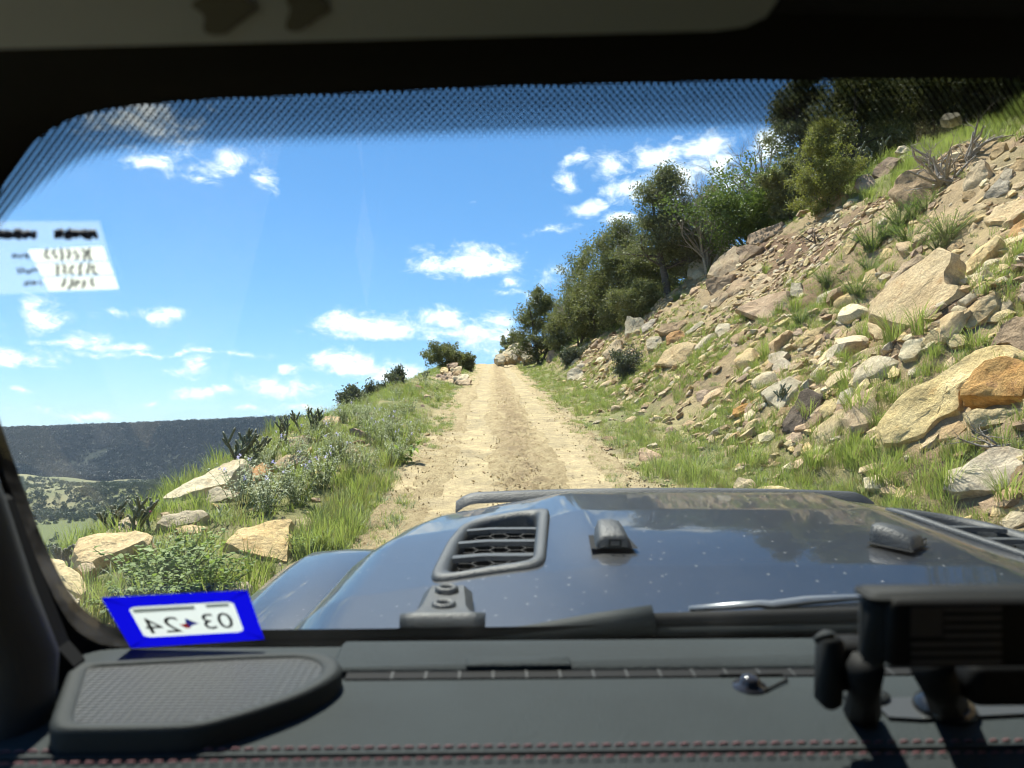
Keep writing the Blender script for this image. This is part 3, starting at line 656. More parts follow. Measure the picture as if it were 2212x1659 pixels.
def blade_set(nb, h0, h1_, spread, w, lean, rs, mb=None):
    mb = mb or MB()
    for k in range(nb):
        a = rs.uniform(0, 6.283); r = spread*math.sqrt(rs.random()); hgt = rs.uniform(h0, h1_); ln = lean*rs.uniform(.2, 1)*hgt
        b = np.array((r*math.cos(a), r*math.sin(a), -.03)); a2 = a+rs.uniform(-1, 1); dr = np.array((math.cos(a2), math.sin(a2), 0)); sd = np.array((-dr[1], dr[0], 0))*w
        P = [b+dr*ln*t*t*(1.1)+np.array((0, 0, hgt*(t-.25*t*t*lean))) for t in (0, .4, .75, 1)]
        V = [P[0]-sd, P[0]+sd, P[1]-sd*.9, P[1]+sd*.9, P[2]-sd*.6, P[2]+sd*.6, P[3]]
        mb.add(V, [(0, 1, 3, 2), (2, 3, 5, 4)], [(4, 5, 6)], rs.uniform(.0, 1))
    return mb
rs = random.Random(11)
G_long = [proto(blade_set(46, .22, .46, .13, .0042, .55, rs).mesh('grass_tuft', MAT['grass'])) for _ in range(2)]
G_short = [proto(blade_set(38, .08, .24, .14, .004, .6, rs).mesh('grass_tuft_short', MAT['grass'])) for _ in range(2)]
G_weed = [proto(blade_set(34, .08, .28, .15, .007, .95, rs).mesh('weed_tuft', MAT['weed']))]
G_dry = [proto(blade_set(26, .15, .45, .10, .0028, .5, rs).mesh('grass_tuft_dry', MAT['drygrass']))]
def rnd_xy(n, x0, x1, y0, y1, bias=0):
    x = rng.uniform(x0, x1, n)
    u = rng.random(n); y = y0*(y1/y0)**u if bias else rng.uniform(y0, y1, n)
    return x, y
gp = []
def addgrass(x, y, dens, kinds, s0, s1):
    k = (rng.random(len(x)) < dens) & clear_of(x, y, .62, .25); x = x[k]; y = y[k]; z = H(x, y)
    gp.append((x, y, z, rng.choice(kinds, len(x)), rng.uniform(s0, s1, len(x))))
x, y = rnd_xy(5600, -4.2, -1.2, 3.2, 66, 1)
addgrass(x, y, np.clip(.50+.8*fbm(x*.7, y*.5, 3, 91), .05, 1)*(.45+.55*sst(8, 13, y))*sst(-1.15, -1.6, x), [0, 2, 3, 5, 5, 4, 3, 2], .55, .95)
x, y = rnd_xy(420, -1.75, -1.25, 6.2, 9.5, 1); addgrass(x, y, np.full(len(x), .6), [0, 2, 5, 3, 4, 5], .5, .85)
x, y = rnd_xy(9000, 1.85, 6.3, 5, 80, 1)
addgrass(x, y, np.clip(.78+.9*fbm(x*.6, y*.35, 3, 92)-.14*np.clip(x-3.6, 0, 3)+.5*sst(14, 30, y)*(1-sst(4.3, 5.5, x)), 0, 1)*sst(1.9, 2.35, x), [0, 2, 3, 2, 3, 4, 5, 4], .4, .72)
x, y = rnd_xy(8200, 4.0, 12.5, 6, 46, 1)
addgrass(x, y, np.clip(.30+1.1*fbm(x*.55, y*.4, 3, 93), 0, 1)*(1-.8*cut_masks(x, y)[1]), [0, 2, 3, 2, 3, 2, 3, 4, 5], .45, .8)
x, y = rnd_xy(9000, 6, 30, 14, 62, 1)
xt = 3.65+cuttop(y)/.78
addgrass(x, y, sst(xt-.6, xt+.2, x)*.95, [0, 1, 0, 1, 2], .8, 1.3)
x, y = rnd_xy(1500, 3.9, 9, 44, 95); addgrass(x, y, np.full(len(x), .6), [0, 1, 2], .9, 1.3)
x, y = rnd_xy(1200, -9, -4.2, 5, 60, 1); addgrass(x, y, np.full(len(x), .7), [0, 1, 2, 4], .8, 1.2)
x, y = rnd_xy(1500, 1.55, 2.2, 5, 70, 1); addgrass(x, y, np.clip(.25+.8*fbm(x*2, y*.6, 3, 99), 0, 1), [2, 3, 5], .3, .6)
x, y = rnd_xy(1500, -1.45, -.85, 5, 60, 1); addgrass(x, y, np.clip(.25+.8*fbm(x*2, y*.6, 3, 100), 0, 1), [2, 3, 5, 5], .3, .65)
x, y = rnd_xy(6500, 2.6, 7.2, 6, 36, 1); addgrass(x, y, np.clip(.22+1.25*fbm(x*.5+4, y*.35, 3, 103), 0, 1), [0, 2, 3, 2, 3, 5, 4], .4, .75)
gX, gY, gZ, gI, gS = [np.concatenate(c) for c in zip(*gp)]
n = len(gX)
scatter('grass', np.c_[gX, gY, gZ], np.c_[rng.uniform(-.15, .15, n), rng.uniform(-.15, .15, n), rng.uniform(0, 6.28, n)],
        np.c_[gS, gS, gS*rng.uniform(.8, 1.2, n)], gI, G_long+G_short+G_dry+G_weed, 'long green grass growing on both verges of the dirt track', 'grass')

# scree: small broken stone
def plane_rock(sub, seed, nplanes=9, rough=.06, flat=(1, 1, 1), soft=0.0):
    rs = np.random.default_rng(seed)
    import bmesh
    bm = bmesh.new(); bmesh.ops.create_icosphere(bm, subdivisions=sub, radius=1)
    D = np.array([v.co[:] for v in bm.verts]); Fc = np.array([[v.index for v in f.verts] for f in bm.faces]); bm.free()
    D /= np.linalg.norm(D, axis=1)[:, None]
    N = rs.normal(size=(nplanes, 3)); N /= np.linalg.norm(N, axis=1)[:, None]
    N = np.vstack([N, [(0, 0, 1), (0, 0, -1)]]); off = np.concatenate([rs.uniform(.62, .95, nplanes), [.75, .75]])
    dot = D@N.T; rr = np.where(dot > .05, off/np.maximum(dot, .05), 9).min(1); rr = np.minimum(rr, 1.25)
    V = D*rr[:, None]
    V = V*(1+rough*vn3(D*2.3+seed, seed)[:, None]+rough*.5*vn3(D*6+seed, seed+1)[:, None])
    return V*np.array(flat), Fc
scr = []
for k, c in enumerate(['tan', 'pale', 'yellow', 'pink', 'tan', 'brown']):
    V, Fc = plane_rock(1, 100+k, 8, .08, (1, rng.uniform(.65, .95), rng.uniform(.4, .7)))
    scr.append(proto(mesh('stone_chip', V, Fc, ROCK[c], False)))
def slope_euler(x, y, tilt=.35):
    e = .3; gxn = -(H(x+e, y)-H(x-e, y))/(2*e); gyn = -(H(x, y+e)-H(x, y-e))/(2*e)
    n = len(x); out = np.zeros((n, 3))
    ang = rng.uniform(0, 6.28, n); t1 = rng.normal(0, tilt, n); t2 = rng.normal(0, tilt, n)
    for k in range(n):
        qn = Vector((gxn[k]+t1[k], gyn[k]+t2[k], 1)).to_track_quat('Z', 'Y')
        e_ = (qn.to_matrix() @ Matrix.Rotation(ang[k], 3, 'Z')).to_euler(); out[k] = e_[:]
    return out
sp = []
def addstone(x, y, dens, s0, s1, pw=2.2):
    k = (rng.random(len(x)) < dens) & clear_of(x, y, .45); x = x[k]; y = y[k]; s = s0+(s1-s0)*rng.random(len(x))**pw
    sp.append((x, y, H(x, y)+s*.12, s))
x, y = rnd_xy(62000, 3.1, 12.6, 5, 42, 1)
fc, so_ = cut_masks(x, y)
addstone(x, y, np.clip(.10+fc*.40+1.15*fbm(x*.42, y*.42, 3, 95), .07, 1)*(1-.5*so_)*sst(2.9, 4.2, x), .014, .16, 3.6)
x, y = rnd_xy(2600, 4.5, 11, 36, 80); addstone(x, y, np.clip(.1+fbm(x*.4, y*.3, 3, 96), 0, 1), .06, .30)
x, y = rnd_xy(1500, 1.7, 3.3, 5, 60, 1); addstone(x, y, np.full(len(x), .55), .015, .06, 2)
x, y = rnd_xy(900, -4.4, -1.1, 3.5, 40, 1); addstone(x, y, np.full(len(x), .6), .015, .08, 2.5)
sX, sY, sZ, sS = [np.concatenate(c) for c in zip(*sp)]; n = len(sX)
scatter('loose_scree', np.c_[sX, sY, sZ], slope_euler(sX, sY), np.c_[sS, sS, sS], rng.integers(0, 6, n), scr, 'small broken sandstone chips littering the cut bank', 'scree')
x, y = rnd_xy(6000, -1.0, 1.9, 4.5, 60, 1)
w = np.exp(-((x-.44)/.28)**2)+.5*np.exp(-((x-1.85)/.2)**2)+.07
k = rng.random(len(x)) < w; x, y = x[k], y[k]; s = .007+.024*rng.random(len(x))**3
clod = []
for k2 in range(3):
    V, Fc = plane_rock(1, 140+k2, 8, .12, (1, .8, .42)); clod.append(proto(mesh('clod', V, Fc, [ROCK['tan'], ROCK['yellow'], ROCK['tan']][k2], False)))
scatter('road_clods', np.c_[x, y, H(x, y, False)+.02+.02*np.exp(-((x-.44)/.3)**2)], rng.uniform(0, 6.28, (len(x), 3)), np.c_[s, s, s*.8], rng.integers(0, 3, len(x)), clod, 'dry earth clods and pebbles along the middle of the track', 'clods')

# medium rocks: look-alikes told apart only by place
med = []
for k in range(12):
    c = ['tan', 'pale', 'yellow', 'pink', 'tan', 'brown', 'tan', 'pale', 'yellow', 'pale', 'pink', 'tan'][k]
    V, Fc = plane_rock(3, 200+k, 7, .05, (1, rng.uniform(.6, .95), rng.uniform(.42, .8)))
    me = mesh('rock', V, Fc, ROCK[c], True)
    try: me.set_sharp_from_angle(angle=R(28))
    except Exception: pass
    med.append((c, me))
CW = dict(tan='tan', pale='cream', yellow='yellow', pink='pinkish', brown='brown', grey='grey', orange='rust orange')
def place_rocks(n, x0, x1, y0, y1, s0, s1, where, group, bias=1, cond=None):
    k = 0
    while k < n:
        x, y = rnd_xy(1, x0, x1, y0, y1, bias)
        if not clear_of(x, y, .6)[0]: continue
        if cond is not None and rng.random() > cond(x, y)[0]: continue
        c, me = med[rng.integers(12)]; s = s0+(s1-s0)*rng.random()**3
        o = ob('rock', me, label=f'{CW[c]} sandstone rock {where}', cat='rock', group=f'{CW[c]} {group}')
        e = slope_euler(x, y, .3)[0]; o.rotation_euler = e; o.scale = (s, s, s); o.location = (x[0], y[0], float(H(x, y)[0])+s*.12); k += 1
place_rocks(200, 3.6, 12, 6.5, 40, .07, .36, 'loose among the scree of the cut bank', 'rocks on the cut bank', cond=lambda x, y: cut_masks(x, y)[0]*np.clip(.25+1.2*fbm(x*.45, y*.45, 3, 98), .03, 1)*(1-.6*cut_masks(x, y)[1]))
place_rocks(60, 2.2, 4.6, 7, 45, .06, .2, 'half hidden in the grass at the foot of the bank', 'rocks in the verge grass')
place_rocks(60, 4.2, 11, 38, 85, .25, .8, 'scattered below the junipers towards the crest', 'rocks below the junipers')
place_rocks(22, -3.4, -1.9, 4.5, 30, .08, .26, 'lying in grass on the downhill edge', 'rocks on the downhill edge')

x, y = rnd_xy(15000, -1.25, 2.1, 4.5, 40, 1)
k = rng.random(len(x)) < .35+.65*np.clip(np.exp(-((x-.46)/.35)**2)+np.exp(-((x-1.95)/.25)**2)+np.exp(-((x+1.1)/.2)**2), 0, 1); x, y = x[k], y[k]; s = .004+.014*rng.random(len(x))**2
scatter('road_gravel', np.c_[x, y, H(x, y, False)+.022+.02*np.exp(-((x-.46)/.35)**2)-.03*(np.exp(-((x+.32)/.3)**2)+np.exp(-((x-1.22)/.32)**2))], rng.uniform(0, 6.28, (len(x), 3)), np.c_[s, s, s*.6], rng.integers(0, 3, len(x)), clod, 'fine gravel and crumbled earth spread over the dirt track', 'gravel')
# ------------------------------------------------------------------ trees and shrubs
def branches(mb, base, dirv, L, r, depth, rs, tips, kink=.35, a=.5, up=.15, sides=5, nseg=5, split=(2, 3)):
    P = [np.array(base, float)]; d = np.array(dirv, float); d /= np.linalg.norm(d); rr = [r]
    for k in range(nseg):
        d = d+np.array([rs.gauss(0, kink*.5), rs.gauss(0, kink*.5), rs.gauss(0, kink*.35)+up*.3]); d /= np.linalg.norm(d)
        P.append(P[-1]+d*L/nseg); rr.append(r*(1-.62*(k+1)/nseg))
    mb.tube(P, rr, sides if r > .02 else 3, a, cap=False)
    tips.append((P[-1], d, depth)); tips.append((P[-2], d, depth))
    if depth > 0:
        for k in range(rs.randint(*split)+1):
            j = rs.randint(1, nseg); dd = d+np.array([rs.gauss(0, .75), rs.gauss(0, .75), rs.gauss(0, .5)+up])
            branches(mb, P[j], dd, L*rs.uniform(.45, .72), rr[j]*.68, depth-1, rs, tips, kink, a, up, sides, max(3, nseg-1), split)
def leaf_quads(C, size, nrs, upb=.3, asp=.55):
    n = len(C); d = nrs.normal(size=(n, 3)); d[:, 2] += upb; d /= np.linalg.norm(d, axis=1)[:, None]
    s = np.cross(d, nrs.normal(size=(n, 3))); s /= np.linalg.norm(s, axis=1)[:, None]+1e-9
    sz = size*nrs.uniform(.6, 1.3, n)[:, None]
    V = np.stack([C-s*sz*asp*.3, C+d*sz*.5-s*sz*asp*.5, C+d*sz, C+d*sz*.5+s*sz*asp*.5], 1).reshape(-1, 3)
    return V, np.arange(4*n).reshape(-1, 4)
def tree(name, label, mt, px, Y, ytop, wpx, seed, style='juniper', cat='tree', group=None, nclump=130, per=85, lsz=.10, trunkshow=.12, base=None, dead=0):
    rs = random.Random(seed); nrs = np.random.default_rng(seed)
    g = atdepth(px, 700, Y); gz = h1(g.x, g.y) if base is None else atdepth(px, base, Y).z
    top = atdepth(px, ytop, Y).z; hgt = max(.6, top-gz); hw = wpx/2/F*math.hypot(g.x, Y)
    root = ob(name, None, label=label, cat=cat, group=group); root.location = (g.x, g.y, gz); root.rotation_euler.z = rs.uniform(0, 6.28) if style != 'pinyon' else 0
    mb = MB(); tips = []
    r0 = max(.03, hgt*.035)
    lean = np.array((rs.gauss(0, .05), rs.gauss(0, .05), 1)); nst = 1 if style == 'pinyon' else {'juniper': 3, 'dead': 5}.get(style, 6)
    for s_ in range(nst):
        d = lean if nst == 1 else np.array((rs.gauss(0, .3), rs.gauss(0, .3), 1))
        hh = hgt*.93 if nst == 1 else hgt*rs.uniform(.55, .85)
        P = [np.array((0, 0, -.25))]; d = d/np.linalg.norm(d)
        for k in range(8): d = d+np.array((rs.gauss(0, .06), rs.gauss(0, .06), .05)); d /= np.linalg.norm(d); P.append(P[-1]+d*(hh+.25)/8)
        rr = [r0*(1-.85*k/8)*(1 if nst == 1 else .6) for k in range(9)]
        mb.tube(P, rr, 8, .5, cap=False)
        for k in range(14 if nst == 1 else 7):
            t = rs.uniform(.16, .95); j = t*8; i0 = int(j); p = P[i0]*(1-(j-i0))+P[min(8, i0+1)]*(j-i0)
            an = rs.uniform(0, 6.283); prof = hw*(1.05-t*.75) if style == 'pinyon' else hw*.8
            branches(mb, p, (math.cos(an), math.sin(an), .35 if style != 'dead' else .7), prof, rr[i0]*(.4 if style != 'dead' else .8), 1 if style != 'dead' else 3, rs, tips, .3, .5, .15, 4, 4)
    mb.build('trunk', MAT['bark'] if style != 'dead' else MAT['greywood'], root)
    if style != 'dead':
        # clump centres fill an uneven crown
        cl = []
        lobes = [(nrs.uniform(-.45, .45), nrs.uniform(-.45, .45), nrs.uniform(.35, .9), nrs.uniform(.35, .6)) for _ in range(9)]
        while len(cl) < nclump:
            t = rs.uniform(trunkshow, 1)
            if style == 'pinyon': w = (1.02-t)**.55*min(1, .5+2.4*(t-trunkshow+.05))*1.25
            elif style == 'bush': w = math.sqrt(max(0, 1-(t*1.02-.1)**2))
            else: w = min(1, (t-trunkshow)*4+.35)*(1-max(0, t-.35)/.68)**.55
            an = rs.uniform(0, 6.283); w *= .78+.30*math.sin(an*2+seed)+.18*math.sin(an*5+seed*2+t*7); rr_ = w*rs.random()**.42
            cl.append((hw*rr_*math.cos(an), hw*rr_*math.sin(an), hgt*t*rs.uniform(.96, 1.04)))
        for (p, d, dp) in tips:
            if rs.random() < .7: cl.append(tuple(p))
        cl = np.array(cl); keep = vn3(cl*(2.6/max(hw, .5))+seed, seed) > (-.24 if style != 'pinyon' else -.42); cl = cl[keep]
        m = len(cl); cs = max(.10, .135*hw)
        C = np.repeat(cl, per, 0)+nrs.normal(size=(m*per, 3))*cs*np.repeat(nrs.uniform(.5, 1.1, m), per)[:, None]*np.array((1, 1, .62 if style == 'pinyon' else .85))
        V, q = leaf_quads(C, lsz, nrs, .45)
        a = np.repeat(np.clip(np.repeat(nrs.uniform(.1, .9, m), per)+nrs.normal(0, .16, m*per), 0, 1), 4)
        ob('crown', mesh('crown', V, q, mt, False, {'v': a}), root)
    if dead:
        md = MB(); tp = []
        for k in range(dead):
            an = rs.uniform(0, 6.283); branches(md, (rs.gauss(0, hw*.15), rs.gauss(0, hw*.15), hgt*rs.uniform(.25, .6)), (math.cos(an)*.6, math.sin(an)*.6, .9), hgt*rs.uniform(.4, .62), r0*.3, 2, rs, tp, .3, .5, .12, 4, 4)
        md.build('dead_branches', MAT['deadwood'], root)
    return root
J, PN = MAT['juniper'], MAT['pinyon']
tree('small_juniper', 'small round juniper on the outcrop at the crest', J, 1112, 72, 718, 46, 1, nclump=45, per=60, lsz=.16, style='bush')
tree('juniper_tree', 'full juniper nearest the crest beside the half dead one', J, 1165, 59, 622, 104, 2, nclump=190, per=80, lsz=.15, trunkshow=.02)
tree('juniper_shrub', 'brushy juniper between the crest juniper and the half dead one', J, 1210, 54, 668, 90, 81, nclump=110, per=75, lsz=.14, trunkshow=.0, cat='shrub', dead=5)
tree('juniper_shrub', 'brushy juniper filling the gap below the massive dark juniper', J, 1290, 45, 600, 110, 82, nclump=130, per=75, lsz=.13, trunkshow=.0, cat='shrub')
tree('juniper_tree', 'ragged juniper directly behind the pinyon trunk', J, 1405, 41, 500, 130, 83, nclump=150, per=80, lsz=.13, trunkshow=.02, dead=4)
tree('scrub_bush', 'twiggy olive scrub right of the pinyon trunk', J, 1490, 37, 500, 120, 84, 'bush', nclump=110, per=70, lsz=.11, cat='bush', dead=9)
tree('scrub_bush', 'low olive scrub on the rim between oak bush and yellow green juniper', J, 1715, 30, 355, 90, 85, 'bush', nclump=80, per=70, lsz=.11, cat='bush', dead=5)
tree('juniper_tree', 'half dead juniper with bare grey branches standing out of its top', J, 1250, 47, 622, 120, 3, nclump=110, per=75, lsz=.13, dead=12, trunkshow=.2)
tree('juniper_tree', 'massive dark juniper left of the pinyon', J, 1340, 43, 488, 180, 4, trunkshow=.02, nclump=260, per=95, lsz=.13)
tree('juniper_tree', 'dark juniper peering out behind the massive one', J, 1305, 50, 535, 130, 5, trunkshow=.02, nclump=150, per=80, lsz=.14)
tree('pinyon_pine', 'pinyon pine with an exposed dark trunk and pointed top', PN, 1444, 36.5, 372, 190, 16, 'pinyon', nclump=230, per=95, lsz=.11, trunkshow=.34)
tree('juniper_shrub', 'low juniper shrub crouching under the pinyon', J, 1385, 37.5, 612, 120, 7, nclump=90, per=80, lsz=.11, style='bush', cat='shrub')
tree('juniper_tree', 'open-crowned juniper behind the oak bush and bare twigs', J, 1535, 42, 405, 170, 8, nclump=150, per=80, lsz=.13, dead=6)
tree('dead_shrub', 'bare twiggy dead shrub between pinyon and oak bush', None, 1530, 35, 372, 190, 9, 'dead', cat='dead shrub')
tree('oak_bush', 'bright green leafy oak bush on the rim', MAT['oak'], 1625, 33, 395, 215, 10, 'bush', nclump=200, per=85, lsz=.13, cat='bush')
tree('dead_tree', 'leafless dead tree rising behind the oak bush', None, 1640, 37, 262, 180, 12, 'dead', cat='dead tree')
tree('juniper_tree', 'yellow green bushy juniper on the rim above the brown soil', MAT['yellowjuniper'], 1788, 25.5, 268, 128, 13, nclump=190, per=110, lsz=.075, trunkshow=.03)
tree('pinyon_pine', 'tall dark pinyon on the skyline behind the yellow green juniper', PN, 1745, 33, 155, 165, 14, 'pinyon', nclump=190, per=90, lsz=.12, trunkshow=.2)
for k, (px, Y, yt, w) in enumerate([(1850, 31, 150, 190), (1935, 33, 110, 200), (2025, 30, 90, 210), (2110, 30, 60, 210), (2195, 28, 50, 220), (2290, 27, 40, 220), (1985, 37, 60, 200), (2160, 36, 20, 220), (1890, 39, 110, 200)]):
    tree('dark_tree', 'dark evergreen in the wood above the high grass', PN if k % 2 else J, px, Y, yt, w, 20+k, nclump=150, per=75, lsz=.14, trunkshow=.05, group='wood above the high grass')
for k, (x, y, hh) in enumerate([(19, 17, 5), (22, 12, 5.5), (17, 8, 4.5), (24, 6, 6), (21, 2, 5)]):   # the wood goes on beside the vehicle
    d = Vector((x, y, 0)); rt = tree('hillside_juniper', 'juniper of the wood continuing uphill beside the vehicle', J, 1500, 40, 400, 200, 40+k, nclump=90, per=60, lsz=.16, group='wood beside the vehicle')
    rt.location = (x, y, h1(x, y))
tree('juniper_tree', 'lone juniper behind the stone pile on the downhill side of the crest', J, 965, 50, 748, 74, 50, nclump=85, per=60, lsz=.12, trunkshow=.02, dead=3)
tree('small_juniper', 'little juniper beside the track at the stone pile', J, 1006, 52, 765, 40, 51, nclump=50, per=50, lsz=.12, style='bush')
for k, (px, yt, Y) in enumerate([(800, 820, 27), (822, 815, 28), (846, 808, 29), (862, 806, 30)]):
    tree('dark_shrub', 'dark upright shrub on the downhill skyline', MAT['greyleaf'], px, Y, yt+4, 15, 60+k, nclump=26, per=40, lsz=.09, trunkshow=.0, cat='shrub', group='dark shrubs on the downhill skyline')
tree('grey_shrub', 'loose grey green shrub left of the dark skyline shrubs', MAT['greyleaf'], 762, 24, 836, 40, 70, 'bush', nclump=26, per=34, lsz=.08, cat='shrub')
tree('sage_bush', 'dark grey green sagebrush above the cream boulder', MAT['greyleaf'], 1236, 41, 762, 46, 71, 'bush', nclump=36, per=40, lsz=.1, cat='bush')
tree('twiggy_bush', 'twiggy half bare bush in front of the tan wedge', MAT['greyleaf'], 1352, 24, 742, 50, 72, 'bush', nclump=14, per=22, lsz=.07, cat='bush', dead=8)

# dead root tangles
def sticks(name, label, px, py, hpx, seed, n=9, mt='deadwood', cat='dead wood', spread=.8, lift=1.0):
    p = hit(px, py); rs = random.Random(seed); L = hpx/F*p.y
    mb = MB(); tp = []
    for k in range(n):
        an = rs.uniform(0, 6.283); branches(mb, (rs.gauss(0, L*.15), rs.gauss(0, L*.15), 0), (math.cos(an)*spread, math.sin(an)*spread, lift*rs.uniform(.3, 1)), L*rs.uniform(.6, 1), L*.045, 2, rs, tp, .5, .5, .1, 5, 4, (1, 2))
    o = mb.build(name, MAT[mt], None, label=label, cat=cat); o.location = p; return o
sticks('dead_roots', 'grey tangle of dead roots draped over the overhanging boulder', 2045, 400, 105, 1, 16, spread=1.1, lift=.6)
sticks('dead_cactus', 'upright grey dead cactus stalks on the rim', 2085, 345, 95, 2, 5, spread=.3, lift=1.4)
sticks('dead_cactus', 'fan of bare dead stalks left of the upright stalks', 2020, 360, 80, 3, 7, spread=.7, lift=1.2)
sticks('dead_twigs', 'brittle grey twigs under the yellow undercut ledge', 2160, 965, 80, 4, 12, spread=1.0, lift=.5)
sticks('dead_roots', 'small dark root clump in the brown soil', 1765, 525, 60, 5, 9, 'darkwood', spread=.9, lift=.6)
sticks('dead_twigs', 'pale bare twigs in the grass below the oak bush', 1600, 540, 60, 6, 8, spread=1.0, lift=.6)

# cholla cactus
def cholla(label, px, py, hpx, seed, Y=None, arms=9, flower=False, rim=None):
    rs = random.Random(seed); p = atdepth(px, py, Y) if Y else hit(px, py)
    if Y: p.z = h1(p.x, p.y) if rim is None else p.z
    S = hpx/F*p.y if not Y else atdepth(px, py-hpx, Y).z-p.z; S *= 1.35; jr = max(.012, S*.021)
    root = ob('cholla_cactus', None, label=label, cat='cactus'); root.location = p
    mb = MB(); sp_ = MB(); tops = []
    def joint(b, d, L, dep):
        d = np.array(d)/np.linalg.norm(d); n = 7; P = [b+d*L*k/(n-1)+np.array((0, 0, .04*L*(k/(n-1))**2)) for k in range(n)]
        mb.tube(P, [jr*(.8+.3*math.sin(math.pi*min(1, k/(n-1)*1.02)))*(1.12 if k % 2 else .92) for k in range(n)], 7, rs.uniform(.2, .8))
        for k in range(16):
            t = rs.random(); c = b+d*L*t; o_ = np.array([rs.gauss(0, 1) for _ in range(3)]); o_ -= d*o_.dot(d)*.7; o_ /= np.linalg.norm(o_)
            s_ = np.cross(o_, d)*jr*.12; sp_.add([c+o_*jr*.8-s_, c+o_*jr*.8+s_, c+o_*jr*2.1+d*jr*.4], None, [(0, 1, 2)])
        tops.append(P[-1])
        if dep > 0:
            for k in range(rs.randint(2, 3)):
                t = rs.uniform(.55, 1); an = rs.uniform(0, 6.283)
                joint(b+d*L*t, d*.5+np.array((math.cos(an)*.75, math.sin(an)*.75, .75)), L*rs.uniform(.6, .85), dep-1)
    for k in range(arms):
        an = rs.uniform(0, 6.283); joint(np.array((rs.gauss(0, S*.10), rs.gauss(0, S*.10), -.02)), (math.cos(an)*.5, math.sin(an)*.5, 1), S*rs.uniform(.30, .44), 2)
    mb.build('stems', MAT['cholla'], root); sp_.build('spines', MAT['spine'], root, False)
    if flower:
        f = MB()
        for t in tops[-3:]:
            V, Fc = plane_rock(1, 5, 8, .1, (1, 1, .8)); f.add(t+V*jr*1.1, None, Fc)
        f.build('bloom', MAT['pinkpetal'], root)
    return root
cholla('spiny cholla cactus rising behind the long cream slab', 531, 990, 66, 1, Y=9.4, arms=6)
cholla('tall thin cholla cactus beside the squat pink rock', 668, 932, 62, 2, Y=12.5, arms=3)
cholla('small cholla behind the silver leaved plants', 612, 940, 40, 3, Y=11.5, arms=3)
cholla('broad cholla clump behind the flat-topped tan block', 255, 1150, 66, 4, Y=6.9, arms=7)
cholla('cholla with a magenta bloom behind the flat-topped tan block', 312, 1145, 78, 5, Y=6.8, arms=5, flower=True)
cholla('small cholla below the stone pile on the skyline', 917, 830, 32, 6, Y=34, arms=4)
cholla('pale cholla on the rim right of the yellow green juniper', 1872, 372, 72, 7, arms=6)
cholla('little cholla in front of the grey-topped block', 1690, 872, 48, 8, arms=4)
cholla('low cholla at the downhill edge beside the rounded yellow boulder', 150, 1210, 40, 9, Y=6.0, arms=4)

# leafy plants
def leafplant(nst, h0, h1_, spread, lf, lw, rs, mt, name, droop=.3, per=14, st_mat=None, top=False):
    st = MB(); lv = MB(); tops = []
    for k in range(nst):
        an = rs.uniform(0, 6.283); hh = rs.uniform(h0, h1_); ln = spread*rs.uniform(.3, 1); d = np.array((math.cos(an), math.sin(an), 0)); b = d*rs.uniform(0, spread*.35)
        P = [b+d*ln*t**1.5+np.array((0, 0, hh*t-.02)) for t in np.linspace(0, 1, 6)]
        st.tube(P, np.linspace(.0045, .002, 6), 3, .5, cap=False); tops.append(P[-1])
        for j in range(per):
            t = rs.uniform(.12, 1); i0 = min(4, int(t*5)); p = P[i0]+(P[i0+1]-P[i0])*(t*5-i0)
            a2 = rs.uniform(0, 6.283); e = rs.uniform(-.1, .9); ld = np.array((math.cos(a2)*math.cos(e), math.sin(a2)*math.cos(e), math.sin(e))); sd = np.cross(ld, (0, 0, 1)); sd = sd/(np.linalg.norm(sd)+1e-9)
            L = lf*rs.uniform(.6, 1.25); Wd = lw*rs.uniform(.7, 1.2); z = np.array((0, 0, 1.))
            V = [p, p+ld*L*.35+sd*Wd*.5+z*.1*L, p+ld*L*.35-sd*Wd*.5+z*.1*L, p+ld*L*.7+sd*Wd*.42-z*droop*L*.15, p+ld*L*.7-sd*Wd*.42-z*droop*L*.15, p+ld*L-z*droop*L*.6]
            lv.add(V, [(1, 3, 4, 2)], [(0, 1, 2), (3, 5, 4)], rs.random())
    return st.mesh(name+'_stems', st_mat or MAT['stem']), lv.mesh(name+'_leaves', mt, False), tops
def flowers(tops, rs, n, sz=.017):
    f = MB()
    for t in rs.sample(tops, min(n, len(tops))):
        for m_ in range(rs.randint(1, 3)):
            c = t+np.array([rs.gauss(0, .015) for _ in range(3)])+np.array((0, 0, .012)); tx, ty = rs.gauss(0, .5), rs.gauss(-.3, .5)
            for k in range(5):
                a = k*1.2566; d = np.array((math.cos(a), math.sin(a), 0)); d[2] = tx*d[0]+ty*d[1]; s = np.array((-d[1], d[0], 0))
                f.add([c, c+d*sz*.6+s*sz*.42, c+d*sz*1.15, c+d*sz*.6-s*sz*.42], [(0, 1, 2, 3)], None, rs.random())
    return f.mesh('flowers', MAT['petal'], False)
rs = random.Random(5)
SV = [leafplant(15, .28, .58, .26, .075, .018, rs, MAT['sage'], 'silver_plant', .5, 20) for _ in range(4)]
SF = [flowers(s[2], rs, 4, .022) for s in SV]
def plant(name, parts, x, y, s, label, cat, group=None, fl=None):
    r = ob(name, None, label=label, cat=cat, group=group); r.location = (x, y, h1(x, y)); r.rotation_euler = (rs.gauss(0, .08), rs.gauss(0, .08), rs.uniform(0, 6.28)); r.scale = (s, s, s)
    ob('stems', parts[0], r); ob('leaves', parts[1], r)
    if fl: ob('flowers', fl, r)
    return r
nfl = 0
